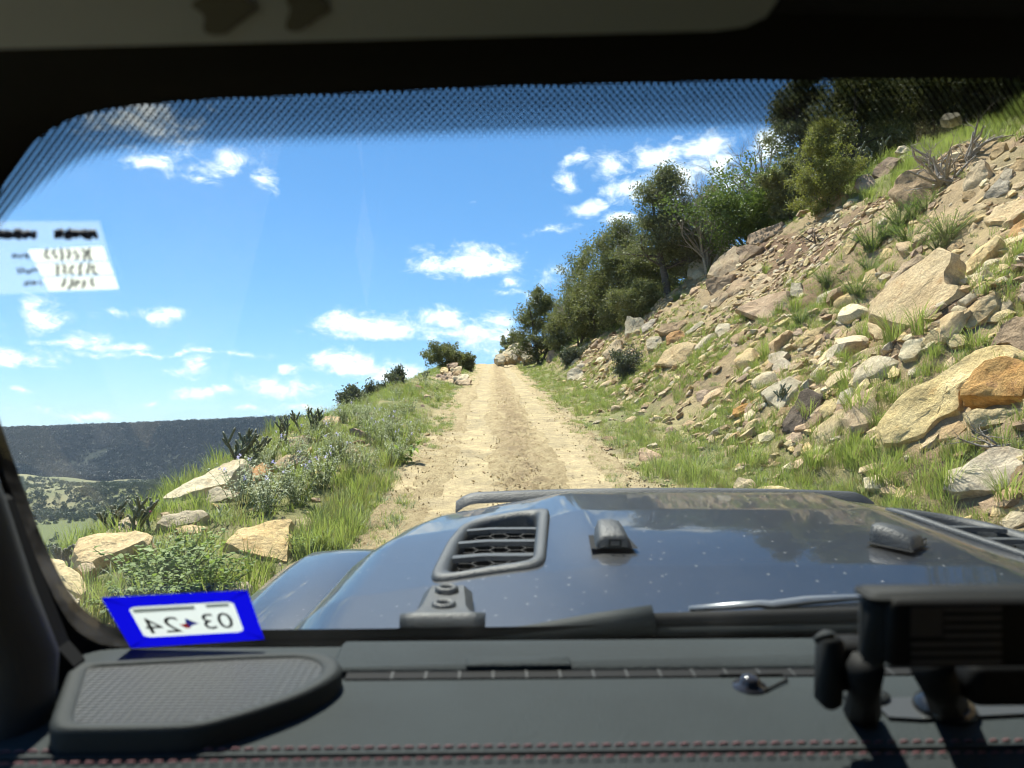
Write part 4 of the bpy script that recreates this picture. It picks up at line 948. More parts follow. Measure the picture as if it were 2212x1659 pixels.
for k in range(54):
    y = 7.2*(17/7.2)**rs.random(); x = rs.uniform(-2.9, -1.35) if y > 9 else rs.uniform(-2.7, -1.5); v = rs.randrange(4)
    if k % 3 == 0: plant('flowering_plant', SV[v], x, y, rs.uniform(.75, 1.05), 'silver leaved plant with small lavender flowers on the downhill verge', 'plant', 'lavender flowering plants on the downhill verge', SF[v])
    else: plant('silver_leaf_plant', SV[v], x, y, rs.uniform(.5, .85), 'silver leaved plant without flowers on the downhill verge', 'plant', 'silver leaved plants on the downhill verge')
for k in range(14):
    y = rs.uniform(17, 34); v = rs.randrange(4); plant('silver_leaf_plant', SV[v], rs.uniform(-3.4, -1.5), y, rs.uniform(.55, .85), 'silver leaved plant without flowers on the downhill verge', 'plant', 'silver leaved plants on the downhill verge')
LV = [leafplant(34, .12, .34, .30, .05, .034, rs, MAT['leafy'], 'leafy_bush', .3, 22) for _ in range(3)]
for k, (px, py, Y, s) in enumerate([(330, 1235, 5.2, 1.0), (395, 1225, 5.3, 1.05), (450, 1240, 5.0, .9), (360, 1275, 4.7, .9), (300, 1275, 4.6, .8)]):
    p = atdepth(px, py, Y); plant('leafy_bush', LV[k % 3], p.x, p.y, s, 'bright green leafy bush between the flat-topped block and the wedge boulder', 'bush', 'bright leafy bushes beside the vehicle')
p = atdepth(660, 1150, 6.3); plant('leafy_bush', LV[0], p.x, p.y, .6, 'dark leafy bush right of the sharp-edged wedge boulder', 'bush')
BL = leafplant(9, .15, .3, .22, .17, .055, rs, MAT['leafy'], 'broad_leaf_plant', .5, 7)
p = hit(878, 1000); plant('broad_leaf_plant', BL, p.x, p.y, 1, 'broad leaved green weed at the left edge of the track', 'plant')
FE = [leafplant(60, .2, .42, .34, .035, .007, rs, MAT['feathery'], 'feathery_plant', .2, 34) for _ in range(3)]
for k, (px, py, s) in enumerate([(1885, 540, 1.5), (1915, 515, 1.2), (1945, 490, 1.3), (1975, 475, 1.1), (1965, 530, 1.3), (2000, 455, 1.1), (2045, 520, 1.3), (1880, 590, 1.0), (2030, 545, 1.0), (1850, 640, 1.0), (1790, 620, 1.1), (1730, 700, .9)]):
    p = hit(px, py)
    plant('feathery_plant', FE[k % 3], p.x, p.y, s, 'soft feathery green plant among the slabs of the cut bank', 'plant', 'feathery plants among the slabs')
GC = [blade_set(110, .3, .62, .12, .004, .75, rs).mesh('grass_clump', MAT['grass']) for _ in range(3)]
for k, (px, py, s) in enumerate([(1851, 905, 1.1), (1868, 740, .9), (1655, 775, .9), (1718, 672, .9), (1655, 590, .9), (1745, 905, .7), (1930, 735, .9), (1990, 720, .9), (2120, 640, .8), (2200, 560, .8), (2110, 760, .7), (2050, 1060, .8), (1500, 1040, .9), (1620, 1010, .9), (1760, 1010, .8), (1460, 650, 1.1), (1560, 590, 1), (2180, 1090, .8), (1900, 1050, .8), (1840, 1010, .7)]):
    p = hit(px, py); o = ob('grass_clump', GC[k % 3], None, 'tall arching grass clump rooted among stones of the cut bank', 'grass clump', 'grass clumps on the cut bank'); o.location = p; o.scale = (s, s, s); o.rotation_euler.z = k*1.7
DT = [blade_set(60, .10, .30, .14, .0022, 1.0, rs).mesh('dry_tuft', MAT['drygrass']) for _ in range(2)]
for k, (px, py) in enumerate([(2000, 985), (2030, 800), (1795, 930), (2190, 700), (1610, 560), (1480, 575)]):
    p = hit(px, py); o = ob('dry_tuft', DT[k % 2], None, 'small straw coloured dry tuft on the cut bank', 'dry grass', 'dry tufts on the cut bank'); o.location = p

# ------------------------------------------------------------------ valley woodland and mesa forest
vt = []
for k in range(3):
    nrs = np.random.default_rng(300+k); cl = nrs.normal(size=(10, 3))*np.array((.5, .5, .32))+np.array((0, 0, .55)); C = np.repeat(cl, 7, 0)+nrs.normal(size=(70, 3))*.2
    V, q_ = leaf_quads(C, .55, nrs, .4, .8)
    for mt_ in ('farwood', 'shadedforest'): vt.append(proto(mesh('distant_crown', V, q_, MAT[mt_], False, {'v': np.repeat(np.random.default_rng(5).uniform(0, .8, 70), 4)})))
def polar(n, a0, a1, r0, r1, pw=.5):
    a = np.radians(rng.uniform(a0, a1, n)); r = (r0**(pw*2)+(r1**(pw*2)-r0**(pw*2))*rng.random(n))**(1/(pw*2)); return r*np.sin(a), r*np.cos(a)
x, y = polar(90000, -50, -14, 300, 2050, .9)
md_ = np.exp(-(((x+505)/170)**2+((y-950)/120)**2)); dn = np.clip(.42+1.0*fbm(x/120, y/120, 3, 97), .10, 1)*(1-.97*sst(.25, .6, md_))
k = rng.random(len(x)) < dn; x, y = x[k], y[k]
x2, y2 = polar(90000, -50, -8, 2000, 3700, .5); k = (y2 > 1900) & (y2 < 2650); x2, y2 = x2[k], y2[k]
for nm, xa, ya, s0, s1, lb in (('valley_woodland', x, y, 1.8, 4.0, 'scattered pinyon and juniper woodland covering the valley below'), ('mesa_forest', x2, y2, 4.0, 6.5, 'dense forest clothing the far mesa, its colour darkened for cloud shade')):
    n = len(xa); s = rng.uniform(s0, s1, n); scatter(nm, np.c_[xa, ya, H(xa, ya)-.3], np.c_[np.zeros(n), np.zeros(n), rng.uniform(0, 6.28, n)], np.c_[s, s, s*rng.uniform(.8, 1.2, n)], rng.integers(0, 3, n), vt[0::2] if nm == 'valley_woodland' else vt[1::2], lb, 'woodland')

exec_car = True
# ------------------------------------------------------------------ the vehicle
PAINT_N = None
def paint():
    m, n, out = mat('dusty_blue_grey_paint')
    g = n.add('ShaderNodeTexCoord').outputs['Object']
    vor = n.add('ShaderNodeTexVoronoi', voronoi_dimensions='2D', i={'Vector': g, 'Scale': 30.0, 'Randomness': 1.0})
    dot = n.math('LESS_THAN', vor.outputs['Distance'], n.math('MULTIPLY', n.mrange(vor.outputs['Color'], .42, .9, 0, .075), 1))
    film = n.mrange(n.noise(g, 5, 6, .65), .45, .80, .0, .030)
    fine = n.mrange(n.noise(g, 160, 3), .58, .75, 0, .06)
    dust = n.math('MAXIMUM', n.math('MULTIPLY', dot, .75), n.math('ADD', film, fine), clamp=True)
    b = n.add('ShaderNodeBsdfPrincipled', i={'Base Color': (.006, .007, .009, 1), 'Metallic': .1, 'Roughness': .4, 'Coat Weight': .60, 'Coat Roughness': .025, 'Coat IOR': 1.48})
    d = n.add('ShaderNodeBsdfDiffuse', i={'Color': (.34, .34, .33, 1)})
    mx = n.add('ShaderNodeMixShader', i={0: n.math('MULTIPLY', dust, .55), 1: b.outputs[0], 2: d.outputs[0]})
    n.l.new(mx.outputs[0], out.inputs[0]); return m
PAINT = paint()
BLK = pbr('black_exterior_plastic', (.026, .029, .030), .55, bump=.25, bscale=220, noise=.2, scale=8)
DASHM = pbr('dark_grey_dash_vinyl', (.021, .027, .028), .75, bump=.35, bscale=420, noise=.12, scale=6, spec=.22)
DASH2 = pbr('dark_grey_dash_plastic', (.019, .023, .023), .7, bump=.2, bscale=500, spec=.25)
FRM = pbr('black_interior_trim', (.005, .005, .005), .9, spec=.2)
PIL = pbr('dark_pillar_trim', (.016, .017, .017), .7, noise=.3, scale=5)
VIS = pbr('grey_brown_visor_cloth', (.20, .22, .26), .9, bump=.2, bscale=500)
HEAD = pbr('dark_headliner', (.012, .012, .012), .95)
THREAD = pbr('red_thread', (.17, .070, .076), .8)
RUB = pbr('black_rubber', (.008, .008, .008), .8, spec=.2)
car = ob('off_road_vehicle', None, label='dusty blue grey off-road vehicle seen from its driving seat, bonnet and dashboard', cat='vehicle')
car.rotation_euler.x = SLOPE
def cray(px, py): return CARI @ ray(px, py)
C0 = Vector((0, 0, CAMZ))
def cz(px, py, z): d = cray(px, py); return C0+d*((z-CAMZ)/d.z)     # where the line of sight meets a level plane in the vehicle
def cy(px, py, y): d = cray(px, py); return C0+d*(y/d.y)
WS0, WS1 = Vector((0, .86, 1.415)), Vector((0, .60, 1.94)); WSD = (WS1-WS0).normalized(); WSN = Vector((0, -WSD.z, WSD.y)).normalized()
if WSN.y > 0: WSN = -WSN
def cw(px, py, off=0): d = cray(px, py); t = ((WS0+WSN*off)-C0).dot(WSN)/d.dot(WSN); return C0+d*t
XC = .5
# bonnet
yy = np.linspace(.93, 2.17, 150); uu = np.linspace(-1, 1, 190)
U, YY = np.meshgrid(uu, yy)
hw = np.interp(YY, [.9, 1.2, 1.53, 1.78, 1.95, 2.08, 2.17], [.825, .825, .80, .755, .70, .65, .60])
XX = XC+np.sign(U)*np.abs(U)*hw
ax = np.abs(XX-XC)
zc = np.interp(YY, [.9, 1.2, 1.6, 1.9, 2.05, 2.17], [1.388, 1.394, 1.388, 1.366, 1.346, 1.312])
dome = .018*(1-sst(.30, .40, ax))*sst(1.0, 1.45, YY)*(1-.7*sst(1.85, 2.15, YY))
fall = -.045*sst(.45, 1.0, np.abs(U))-.06*np.clip((np.abs(U)-.86)/.14, 0, 1)**2
ZZ = zc+dome+fall
def hood_z(x, y):
    hw_ = float(np.interp(y, [.9, 1.2, 1.53, 1.78, 1.95, 2.08, 2.17], [.825, .825, .80, .755, .70, .65, .60])); a = abs(x-XC)
    return float(np.interp(y, [.9, 1.2, 1.6, 1.9, 2.05, 2.17], [1.388, 1.394, 1.390, 1.372, 1.356, 1.328])+.020*(1-sst(.30, .40, np.array(a)))*sst(1.0, 1.45, np.array(y))-.045*sst(.45, 1.0, np.array(a/hw_)))
vent_px = [(1003, 1120), (1050, 1109), (1110, 1104), (1176, 1102), (1182, 1110), (1172, 1218), (1162, 1229), (945, 1234), (936, 1226), (972, 1155)]
vent = [cz(a, b, 1.388) for a, b in vent_px]; vent2 = np.array([(p.x, p.y) for p in vent])
def resample(Q, n):
    L = np.linalg.norm(np.roll(Q, -1, 0)-Q, axis=1); c = np.concatenate([[0], np.cumsum(L)]); u = np.linspace(0, c[-1], n, endpoint=False); QQ = np.vstack([Q, Q[:1]])
    return np.c_[np.interp(u, c, QQ[:, 0]), np.interp(u, c, QQ[:, 1])]
def smooth2(Q, it=2):
    for _ in range(it): Q = .25*np.roll(Q, 1, 0)+.5*Q+.25*np.roll(Q, -1, 0)
    return Q
VO = smooth2(resample(vent2, 72), 3); vc = VO.mean(0)
def inpoly(px, py, Q):
    r = np.zeros(px.shape, bool); j = len(Q)-1
    for i in range(len(Q)):
        c = ((Q[i, 1] > py) != (Q[j, 1] > py)) & (px < (Q[j, 0]-Q[i, 0])*(py-Q[i, 1])/(Q[j, 1]-Q[i, 1]+1e-12)+Q[i, 0]); r ^= c; j = i
    return r
VI = vc+(VO-vc)*np.array((.90, .94)); 
ny_, nu = YY.shape; idx = np.arange(ny_*nu).reshape(ny_, nu)
q = np.stack([idx[:-1, :-1], idx[:-1, 1:], idx[1:, 1:], idx[1:, :-1]], -1).reshape(-1, 4)
qc = np.c_[XX.ravel()[q].mean(1), YY.ravel()[q].mean(1)]
hole = inpoly(qc[:, 0], qc[:, 1], VI) | inpoly(2*XC-qc[:, 0], qc[:, 1], VI)
Vh = np.c_[XX.ravel(), YY.ravel(), ZZ.ravel()]; fq = [q[~hole]]
# turned-down skirts on both flanks and the nose
def skirt(ids, dz, out):
    global Vh
    b = Vh[ids].copy(); b[:, 2] -= dz; b[:, 0] += np.sign(b[:, 0]-XC)*out; n0 = len(Vh); Vh = np.vstack([Vh, b]); k = np.arange(len(ids)-1)
    fq.append(np.c_[ids[k], ids[k+1], n0+k+1, n0+k])
skirt(idx[:, 0], .14, .012); skirt(idx[:, -1], .14, .012); skirt(idx[-1], .16, 0)
ob('bonnet', mesh('bonnet', Vh, fq, PAINT), car)
# deflector lip along the nose
mb = MB(); P = []
for t in np.linspace(-1, 1, 60):
    x = XC+t*.60; e = max(0, (abs(t)-.9)/.1); P.append((x, 2.175+.02*(1-t*t), 1.334-.010*t*t-.024*e*e))
P = np.array(P); V = []
for (dx, dz) in ((-.03, -.02), (-.012, .004), (.012, .005), (.02, -.03)): V.append(P+np.array((0, dx, dz)))
V = np.vstack(V); n = len(P)
mb.add(V, [(k*n+i, k*n+i+1, (k+1)*n+i+1, (k+1)*n+i) for k in range(3) for i in range(n-1)]); mb.build('bonnet_deflector', BLK, car)
# vents
def make_vent(mir):
    f = (lambda A: np.c_[2*XC-A[:, 0], A[:, 1], A[:, 2]]) if mir else (lambda A: A)
    n = len(VO); hz = np.array([hood_z(a, b) for a, b in VO])
    prof = [((1.06, 1.06), .000), ((1.05, 1.05), .005), ((1.0, 1.0), .008), ((.84, .93), .006), ((.78, .89), -.004), ((.76, .87), -.035)]
    V = np.vstack([np.c_[vc+(VO-vc)*np.array(s), hz+dz] for s, dz in prof])
    qv = np.array([(k*n+i, k*n+(i+1) % n, (k+1)*n+(i+1) % n, (k+1)*n+i) for k in range(len(prof)-1) for i in range(n)])
    if mir: qv = qv[:, ::-1]
    v = ob('bonnet_vent', mesh('bonnet_vent', f(V), qv, BLK), car)
    Q = vc+(VO-vc)*np.array((.77, .875)); z0 = hz.mean()-.040
    fl = MB(); fl.add(f(np.vstack([np.c_[Q, np.full(n, z0-.03)], [(vc[0], vc[1], z0-.03)]])), None, [(i, (i+1) % n, n) for i in range(n)]); fl.build('duct', RUB, v)
    # hexagonal grille
    hx = MB(); R_ = .021
    xs_, ys_ = Q[:, 0], Q[:, 1]
    for i in range(-9, 10):
        for j in range(-14, 15):
            c = np.array((vc[0]+i*R_*1.5, vc[1]+(j+.5*(i % 2))*R_*1.732))
            if not inpoly(np.array([c[0]]), np.array([c[1]]), vc+(VO-vc)*np.array((.82, .93)))[0]: continue
            a = np.arange(6)*math.pi/3; o_ = np.c_[c[0]+R_*np.cos(a), c[1]+R_*np.sin(a)]; i_ = np.c_[c[0]+R_*.88*np.cos(a), c[1]+R_*.88*np.sin(a)]
            V = np.vstack([np.c_[o_, np.full(6, z0+.012)], np.c_[i_, np.full(6, z0+.012)], np.c_[i_, np.full(6, z0-.008)]])
            hx.add(f(V), [(k, (k+1) % 6, 6+(k+1) % 6, 6+k) for k in range(6)]+[(6+k, 6+(k+1) % 6, 12+(k+1) % 6, 12+k) for k in range(6)])
    hx.build('hex_grille', RUB, v, False)
    y0, y1 = Q[:, 1].min(), Q[:, 1].max()
    for t in (.25, .50, .75):
        yl = y0+(y1-y0)*t
        c = []
        for k in range(n):
            a, b = Q[k], Q[(k+1) % n]
            if (a[1]-yl)*(b[1]-yl) < 0: c.append(a[0]+(b[0]-a[0])*(yl-a[1])/(b[1]-a[1]))
        c.sort(); lo, hi = c[0]-.004, c[-1]+.004
        xs2 = np.linspace(lo, hi, 14); bend = .030*np.clip((xs2-lo)/(hi-lo)*-1+.35, 0, 1)
        A_ = np.c_[xs2, yl+.020-bend*1.5, np.full(14, z0+.036)]; B_ = np.c_[xs2, yl-.014-bend*1.5, np.full(14, z0+.040)]; C_ = np.c_[xs2, yl-.017-bend*1.5, np.full(14, z0+.032)]
        lb = MB(); lb.add(f(np.vstack([A_, B_, C_])), [(r*14+i, r*14+i+1, (r+1)*14+i+1, (r+1)*14+i) for r in range(2) for i in range(13)]); lb.build('louvre', BLK, v, False)
make_vent(False); make_vent(True)
# rubber-capped bonnet stops
def stop(x0, y0, x1, y1, mir=False):
    a = np.array((x0, y0)); b = np.array((x1, y1)); L = np.linalg.norm(b-a); d = (b-a)/L; s = np.array((-d[1], d[0]))
    hz = hood_z(*((a+b)/2))
    def sect(t, w, h): c = a+d*L*t; return [(*(c+s*k*w), hz+h*f_) for k, f_ in ((-1, 0), (-.92, .5), (-.7, .92), (-.4, 1), (.4, 1), (.7, .92), (.92, .5), (1, 0))]
    rows = [sect(0, .031, .004), sect(.03, .031, .018), sect(.12, .031, .024), sect(.5, .030, .031), sect(.85, .026, .034), sect(1, .024, .032), sect(1.01, .022, .01)]
    mb = MB(); n = 8; mb.add(np.vstack(rows), [(k*n+i, k*n+i+1, (k+1)*n+i+1, (k+1)*n+i) for k in range(6) for i in range(7)])
    o = mb.build('bonnet_stop', BLK, car)
    m2 = MB(); c0 = a-d*.008; m2.add([(*(c0+s*k), hz+z) for k, z in ((-.011, .006), (.011, .006), (.011, .020), (-.011, .020), (-.007, .009), (.007, .009), (.007, .017), (-.007, .017))], [(0, 1, 5, 4), (1, 2, 6, 5), (2, 3, 7, 6), (3, 0, 4, 7)]); m2.build('stop_socket', DASH2, o)
    m3 = MB(); pl = [(*(a+d*L*t+s*w), hz+.003) for t, w in ((-.04, -.040), (-.04, .040), (1.0, .034), (1.0, -.034))]; m3.add(pl, [(0, 1, 2, 3)]); m3.build('stop_base', RUB, o)
p0, p1 = cz(1327, 1192, 1.405), cz(1312, 1122, 1.44)
stop(p0.x, p0.y, p1.x, p1.y)
p0, p1 = cz(1985, 1190, 1.405), cz(1890, 1130, 1.44)
stop(p0.x, p0.y, p1.x, p1.y)
# windscreen hinge bracket on the cowl
hg = MB(); pa, pb = cz(866, 1362, 1.395), cz(1048, 1358, 1.395)
z0 = 1.398
hg.tube([(pa.x, pa.y, z0+.004), (pa.x+.02, pa.y, z0+.005), (pb.x-.02, pa.y, z0+.005), (pb.x, pa.y, z0+.004)], [.014, .015, .015, .014], 14)
hb = hg.build('screen_hinge', BLK, car)
pl = MB(); xa, xb = pa.x+.018, pb.x-.022
rows = [[(xa-.004, pa.y+.015), (xb+.004, pa.y+.015)], [(xa+.004, pa.y+.05), (xb-.004, pa.y+.05)], [(xa+.010, pa.y+.145), (xb-.010, pa.y+.145)]]
top_ = [(x, y, z0+.014-k*.003) for k, r in enumerate(rows) for x, y in r]; bot = [(x+(.012 if i % 2 else -.012), y+(.012 if i > 3 else 0), z0-.006) for i, (x, y, z) in enumerate(top_)]
pl.add(top_+bot, [(0, 1, 3, 2), (2, 3, 5, 4), (4, 5, 11, 10), (0, 2, 8, 6), (2, 4, 10, 8), (1, 7, 9, 3), (3, 9, 11, 5)]); pl.build('hinge_leaf', BLK, hb, False)
for t in (.05, .115):
    bt = MB(); cx_ = (xa+xb)/2; th = np.linspace(0, 2*math.pi, 16, endpoint=False)
    prof = [(.017, .0), (.016, .006), (.012, .008), (.008, .006), (.006, .001)]
    V = np.vstack([np.c_[cx_+r*np.cos(th), pa.y+t+r*np.sin(th), np.full(16, z0+.009+h)] for r, h in prof])
    bt.add(V, [(k*16+i, k*16+(i+1) % 16, (k+1)*16+(i+1) % 16, (k+1)*16+i) for k in range(4) for i in range(16)]); bt.build('bolt', BLK, hb)
# wings
def wing(sgn):
    ya = np.linspace(1.0, 2.75, 40); prof = [(0, 0), (.06, .012), (.16, .014), (.28, .006), (.36, -.03), (.40, -.09), (.41, -.22)]
    rows = []
    for t, y in enumerate(ya):
        s = (y-1.0)/1.75; zz = 1.072+.055*math.sin(math.pi*min(1, max(0, s*1.05)))-(.10*max(0, (s-.75)/.25)**2); x0 = .82
        fl = .45+.40*min(1, s*3)
        rows.append([(XC+sgn*(x0+dx*fl), y, zz+dz) for dx, dz in prof])
    V = np.array(rows).reshape(-1, 3); m = len(prof)
    mb = MB(); qq = [(k*m+i, k*m+i+1, (k+1)*m+i+1, (k+1)*m+i) for k in range(len(ya)-1) for i in range(m-1)]
    mb.add(V, qq if sgn < 0 else [t[::-1] for t in qq]); mb.build('front_wing', PAINT, car)
wing(-1); wing(1)
# body tub, front and wheels so that it stands on the track
mb = MB(); mb.box((XC-.84, -1.88, .60), (XC+.84, .80, .70), .03); mb.build('body_tub', PAINT, car)
mb = MB(); mb.box((XC-.58, 2.05, .72), (XC+.58, 2.18, 1.20), .04); mb.build('front_grille', BLK, car)
mb = MB(); mb.box((XC-.76, .80, .72), (XC+.76, 1.9, 1.12), .05); mb.build('engine_bay', RUB, car)
for sx in (-1, 1):
    for yw in (1.75, -1.25):
        mb = MB(); th = np.linspace(0, 2*math.pi, 28, endpoint=False); xw = XC+sx*.80
        prof = [(.20, -.11), (.36, -.13), (.40, -.10), (.40, .10), (.36, .13), (.20, .11)]
        V = np.vstack([np.c_[np.full(28, xw+dx), yw+r*np.cos(th), .40+r*np.sin(th)] for r, dx in prof])
        mb.add(V, [(k*28+i, k*28+(i+1) % 28, (k+1)*28+(i+1) % 28, (k+1)*28+i) for k in range(5) for i in range(28)]); wo = mb.build('tyre', RUB, car)
        mb = MB(); prof = [(.205, .10), (.17, .06), (.05, .05), (.001, .06)]
        V = np.vstack([np.c_[np.full(28, xw+sx*dx), yw+r*np.cos(th), .40+r*np.sin(th)] for r, dx in prof])
        mb.add(V, [(k*28+i, k*28+(i+1) % 28, (k+1)*28+(i+1) % 28, (k+1)*28+i) for k in range(3) for i in range(28)]); mb.build('rim', DASH2, wo)
# cowl and wipers
mb = MB(); mb.box((XC-.80, .845, 1.30), (XC+.80, .945, 1.372), .008); mb.build('cowl', BLK, car)
def path(pts, rads, name, m, parent=car, sides=8):
    mb = MB(); mb.tube(pts, rads, sides); return mb.build(name, m, parent)
w1 = path([cy(1020, 1378, .915), cy(1150, 1368, .91), cy(1290, 1352, .905), cy(1412, 1338, .90)], [.006, .011, .016, .018], 'wiper_arm', DASH2)
path([cy(1412, 1342, .90), cy(1600, 1336, .90), cy(1860, 1328, .90), cy(2300, 1318, .90)], [.010]*4, 'wiper_blade', RUB)
path([cy(1412, 1362, .895), cy(1700, 1358, .895), cy(2300, 1350, .895)], [.007]*3, 'wiper_rail', DASH2)
path([cy(1490, 1316, .93), cy(1640, 1305, .93), cy(1665, 1308, .93), cy(1740, 1298, .93), cy(1860, 1290, .94), cy(2100, 1280, .95)], [.004, .005, .006, .006, .004, .003], 'wiper_spring_arm', pbr('worn_silver_arm', (.30, .31, .31), .35, .6))
mb = MB(); a_ = [cy(1480, 1330, .925), cy(1860, 1300, .935), cy(2300, 1290, .945), cy(2300, 1345, .92), cy(1480, 1350, .915)]
mb.add([p[:] for p in a_], None, [(0, 1, 4), (1, 3, 4), (1, 2, 3)]); mb.build('cowl_panel', BLK, car, False)

# windscreen: glass, printed dot band, frame
CT = [(205, 1392), (150, 1352), (110, 1292), (62, 1192), (22, 1085), (-18, 980), (-58, 850), (-72, 660), (-62, 520), (-25, 420), (35, 335), (95, 280), (165, 243), (260, 224), (420, 209), (700, 197), (1100, 179), (1600, 167), (2212, 161), (2700, 162), (3300, 180), (3560, 260), (3650, 700), (3600, 1250), (3480, 1345), (3200, 1362), (2212, 1374), (1500, 1386), (800, 1396), (400, 1400), (270, 1401)]
ctw = np.array([cw(a, b)[:] for a, b in CT])
def wuv(p): v = Vector(p)-WS0; return (v.x, v.dot(WSD))
def wpt(u, v, off=0): return Vector((u, 0, 0))+WS0+WSD*v+WSN*off
CU = np.array([wuv(p) for p in ctw]); NC = 420
CU = smooth2(resample(CU, NC), 2)
area = (CU[:, 0]*np.roll(CU[:, 1], -1)-np.roll(CU[:, 0], -1)*CU[:, 1]).sum()
if area < 0: CU = CU[::-1]
tg = np.roll(CU, -1, 0)-np.roll(CU, 1, 0); tg /= np.linalg.norm(tg, axis=1)[:, None]; inn = np.c_[-tg[:, 1], tg[:, 0]]   # inward
inn = smooth2(inn, 6)
cc = CU.mean(0)
def glassmat():
    m, n, out = mat('windscreen_glass')
    g = n.add('ShaderNodeTexCoord').outputs['Object']
    tr = n.add('ShaderNodeBsdfTransparent', i={'Color': (.90, .955, .945, 1)}); gl = n.add('ShaderNodeBsdfGlossy', i={'Roughness': .0, 'Color': (1, 1, 1, 1)})
    fr = n.add('ShaderNodeFresnel', i={'IOR': 1.45})
    mx = n.add('ShaderNodeMixShader', i={0: n.math('MULTIPLY', fr.outputs[0], .9), 1: tr.outputs[0], 2: gl.outputs[0]})
    dd = n.add('ShaderNodeBsdfTranslucent', i={'Color': (.5, .5, .48, 1)})
    gx_ = n.add('ShaderNodeSeparateXYZ', i={0: g}).outputs[0]
    film = n.math('ADD', n.mrange(n.noise(g, 7, 5, .6), .45, .8, .001, .012), n.math('MULTIPLY', n.mrange(gx_, -.22, -.48, 0, .06), n.mrange(n.noise(g, 9, 5, .65), .38, .75)))
    m2 = n.add('ShaderNodeMixShader', i={0: film, 1: mx.outputs[0], 2: dd.outputs[0]})
    n.l.new(m2.outputs[0], out.inputs[0]); return m
V = [wpt(*p, -.004)[:] for p in CU-inn*.01]+[wpt(*cc, -.004)[:]]
gv = mesh('windscreen', V, np.array([(i, (i+1) % NC, NC) for i in range(NC)]), glassmat(), False)
glass = ob('windscreen', gv, car)
def fritmat():
    m, n, out = mat('printed_dot_band')
    uv = n.add('ShaderNodeUVMap').outputs[0]; s = n.add('ShaderNodeSeparateXYZ', i={0: uv})
    v = s.outputs[1]
    g = n.add('ShaderNodeTexCoord').outputs['Object']; o_ = n.add('ShaderNodeSeparateXYZ', i={0: g})
    pit = .0040
    a = n.math('ADD', o_.outputs[0], n.math('MULTIPLY', o_.outputs[2], 1.12)); b_ = n.math('SUBTRACT', o_.outputs[0], n.math('MULTIPLY', o_.outputs[2], 1.12))
    ca = n.math('SUBTRACT', n.math('FRACT', n.math('DIVIDE', a, pit*1.414)), .5); cb = n.math('SUBTRACT', n.math('FRACT', n.math('DIVIDE', b_, pit*1.414)), .5)
    d = n.math('SQRT', n.math('ADD', n.math('MULTIPLY', ca, ca), n.math('MULTIPLY', cb, cb)))
    rad_ = n.add('ShaderNodeMapRange', i={0: v, 1: 0.02, 2: .7, 3: .54, 4: .46}).outputs[0]
    rad2 = n.math('ADD', n.mrange(v, .0, .10, .25, 0), n.math('MINIMUM', rad_, n.mrange(v, .62, 1, .50, .0)))
    al = n.math('LESS_THAN', d, rad2)
    tr = n.add('ShaderNodeBsdfTransparent'); bl = n.add('ShaderNodeBsdfDiffuse', i={'Color': (.008, .008, .008, 1)})
    mx = n.add('ShaderNodeMixShader', i={0: al, 1: tr.outputs[0], 2: bl.outputs[0]}); n.l.new(mx.outputs[0], out.inputs[0]); return m
up_ = np.clip((CU[:, 1]-.12)/.30, 0, 1)
bw = np.interp(CU[:, 1], [0, .44, .54, .60], [.009, .009, .040, .052]); bw = smooth2(np.c_[bw, bw], 10)[:, 0]
rows = [0, .15, .35, .6, .8, 1.0]
V = np.vstack([[wpt(*p, .0015)[:] for p in CU+inn*(bw*t-.004)[:, None]] for t in rows]); UV = np.vstack([np.c_[np.arange(NC)/NC, np.full(NC, t)] for t in rows])
qf = np.array([(k*NC+i, k*NC+(i+1) % NC, (k+1)*NC+(i+1) % NC, (k+1)*NC+i) for k in range(5) for i in range(NC)])
ob('printed_dot_band', mesh('printed_dot_band', V, qf, fritmat(), False, None, UV), glass)
outw = np.interp(CU[:, 1], [-.05, .02, .12], [.03, .05, .17])
rw = [(0, .004, 0), (0, -.02, 1), (0, .03, 2)]
V = np.vstack([[wpt(*p, .002)[:] for p in CU+inn*.002], [wpt(*p, .012)[:] for p in CU-inn*.006], [wpt(*p, .022)[:] for p in CU-inn*.02], [wpt(*p, .03)[:] for p in CU-inn*outw[:, None]], [wpt(*p, -.04)[:] for p in CU-inn*outw[:, None]], [wpt(*p, -.03)[:] for p in CU-inn*.004]])
qf = np.array([(k*NC+i, k*NC+(i+1) % NC, (k+1)*NC+(i+1) % NC, (k+1)*NC+i) for k in range(5) for i in range(NC)])
ob('screen_frame', mesh('screen_frame', V, qf[:, ::-1], FRM), car)
# left pillar trim
def slab(name, pts, back, m, parent=car, smooth=False):
    n = len(pts); A_ = np.array([p[:] for p in pts]); B_ = A_+np.array(back); mb = MB()
    cA, cB = A_.mean(0), B_.mean(0)
    mb.add(np.vstack([A_, B_, [cA], [cB]]), [(i, (i+1) % n, n+(i+1) % n, n+i) for i in range(n)], [(i, 2*n, (i+1) % n) for i in range(n)]+[(n+(i+1) % n, 2*n+1, n+i) for i in range(n)]); return mb.build(name, m, parent, smooth)
P = []
for px, py, y in [(-190, 700, .60), (-150, 950, .63), (-85, 1130, .66), (-25, 1300, .68), (30, 1430, .69), (20, 1560, .68), (-30, 1700, .66)]: P.append(cy(px, py, y)[:])
mb = MB(); mb.tube(P, [.035, .035, .036, .036, .036, .036, .036], 16); mb.build('pillar_trim', PIL, car)
slab('dash_end_panel', [cy(a, b, .74) for a, b in ((-260, 1060), (-60, 1040), (0, 1085), (60, 1240), (125, 1400), (160, 1440), (140, 1560), (110, 1720), (-260, 1720))], (0, .02, 0), FRM)
mb = MB(); mb.box((-.42, -.5, .9), (-.34, .60, 1.30), .01); mb.build('door_trim', FRM, car)
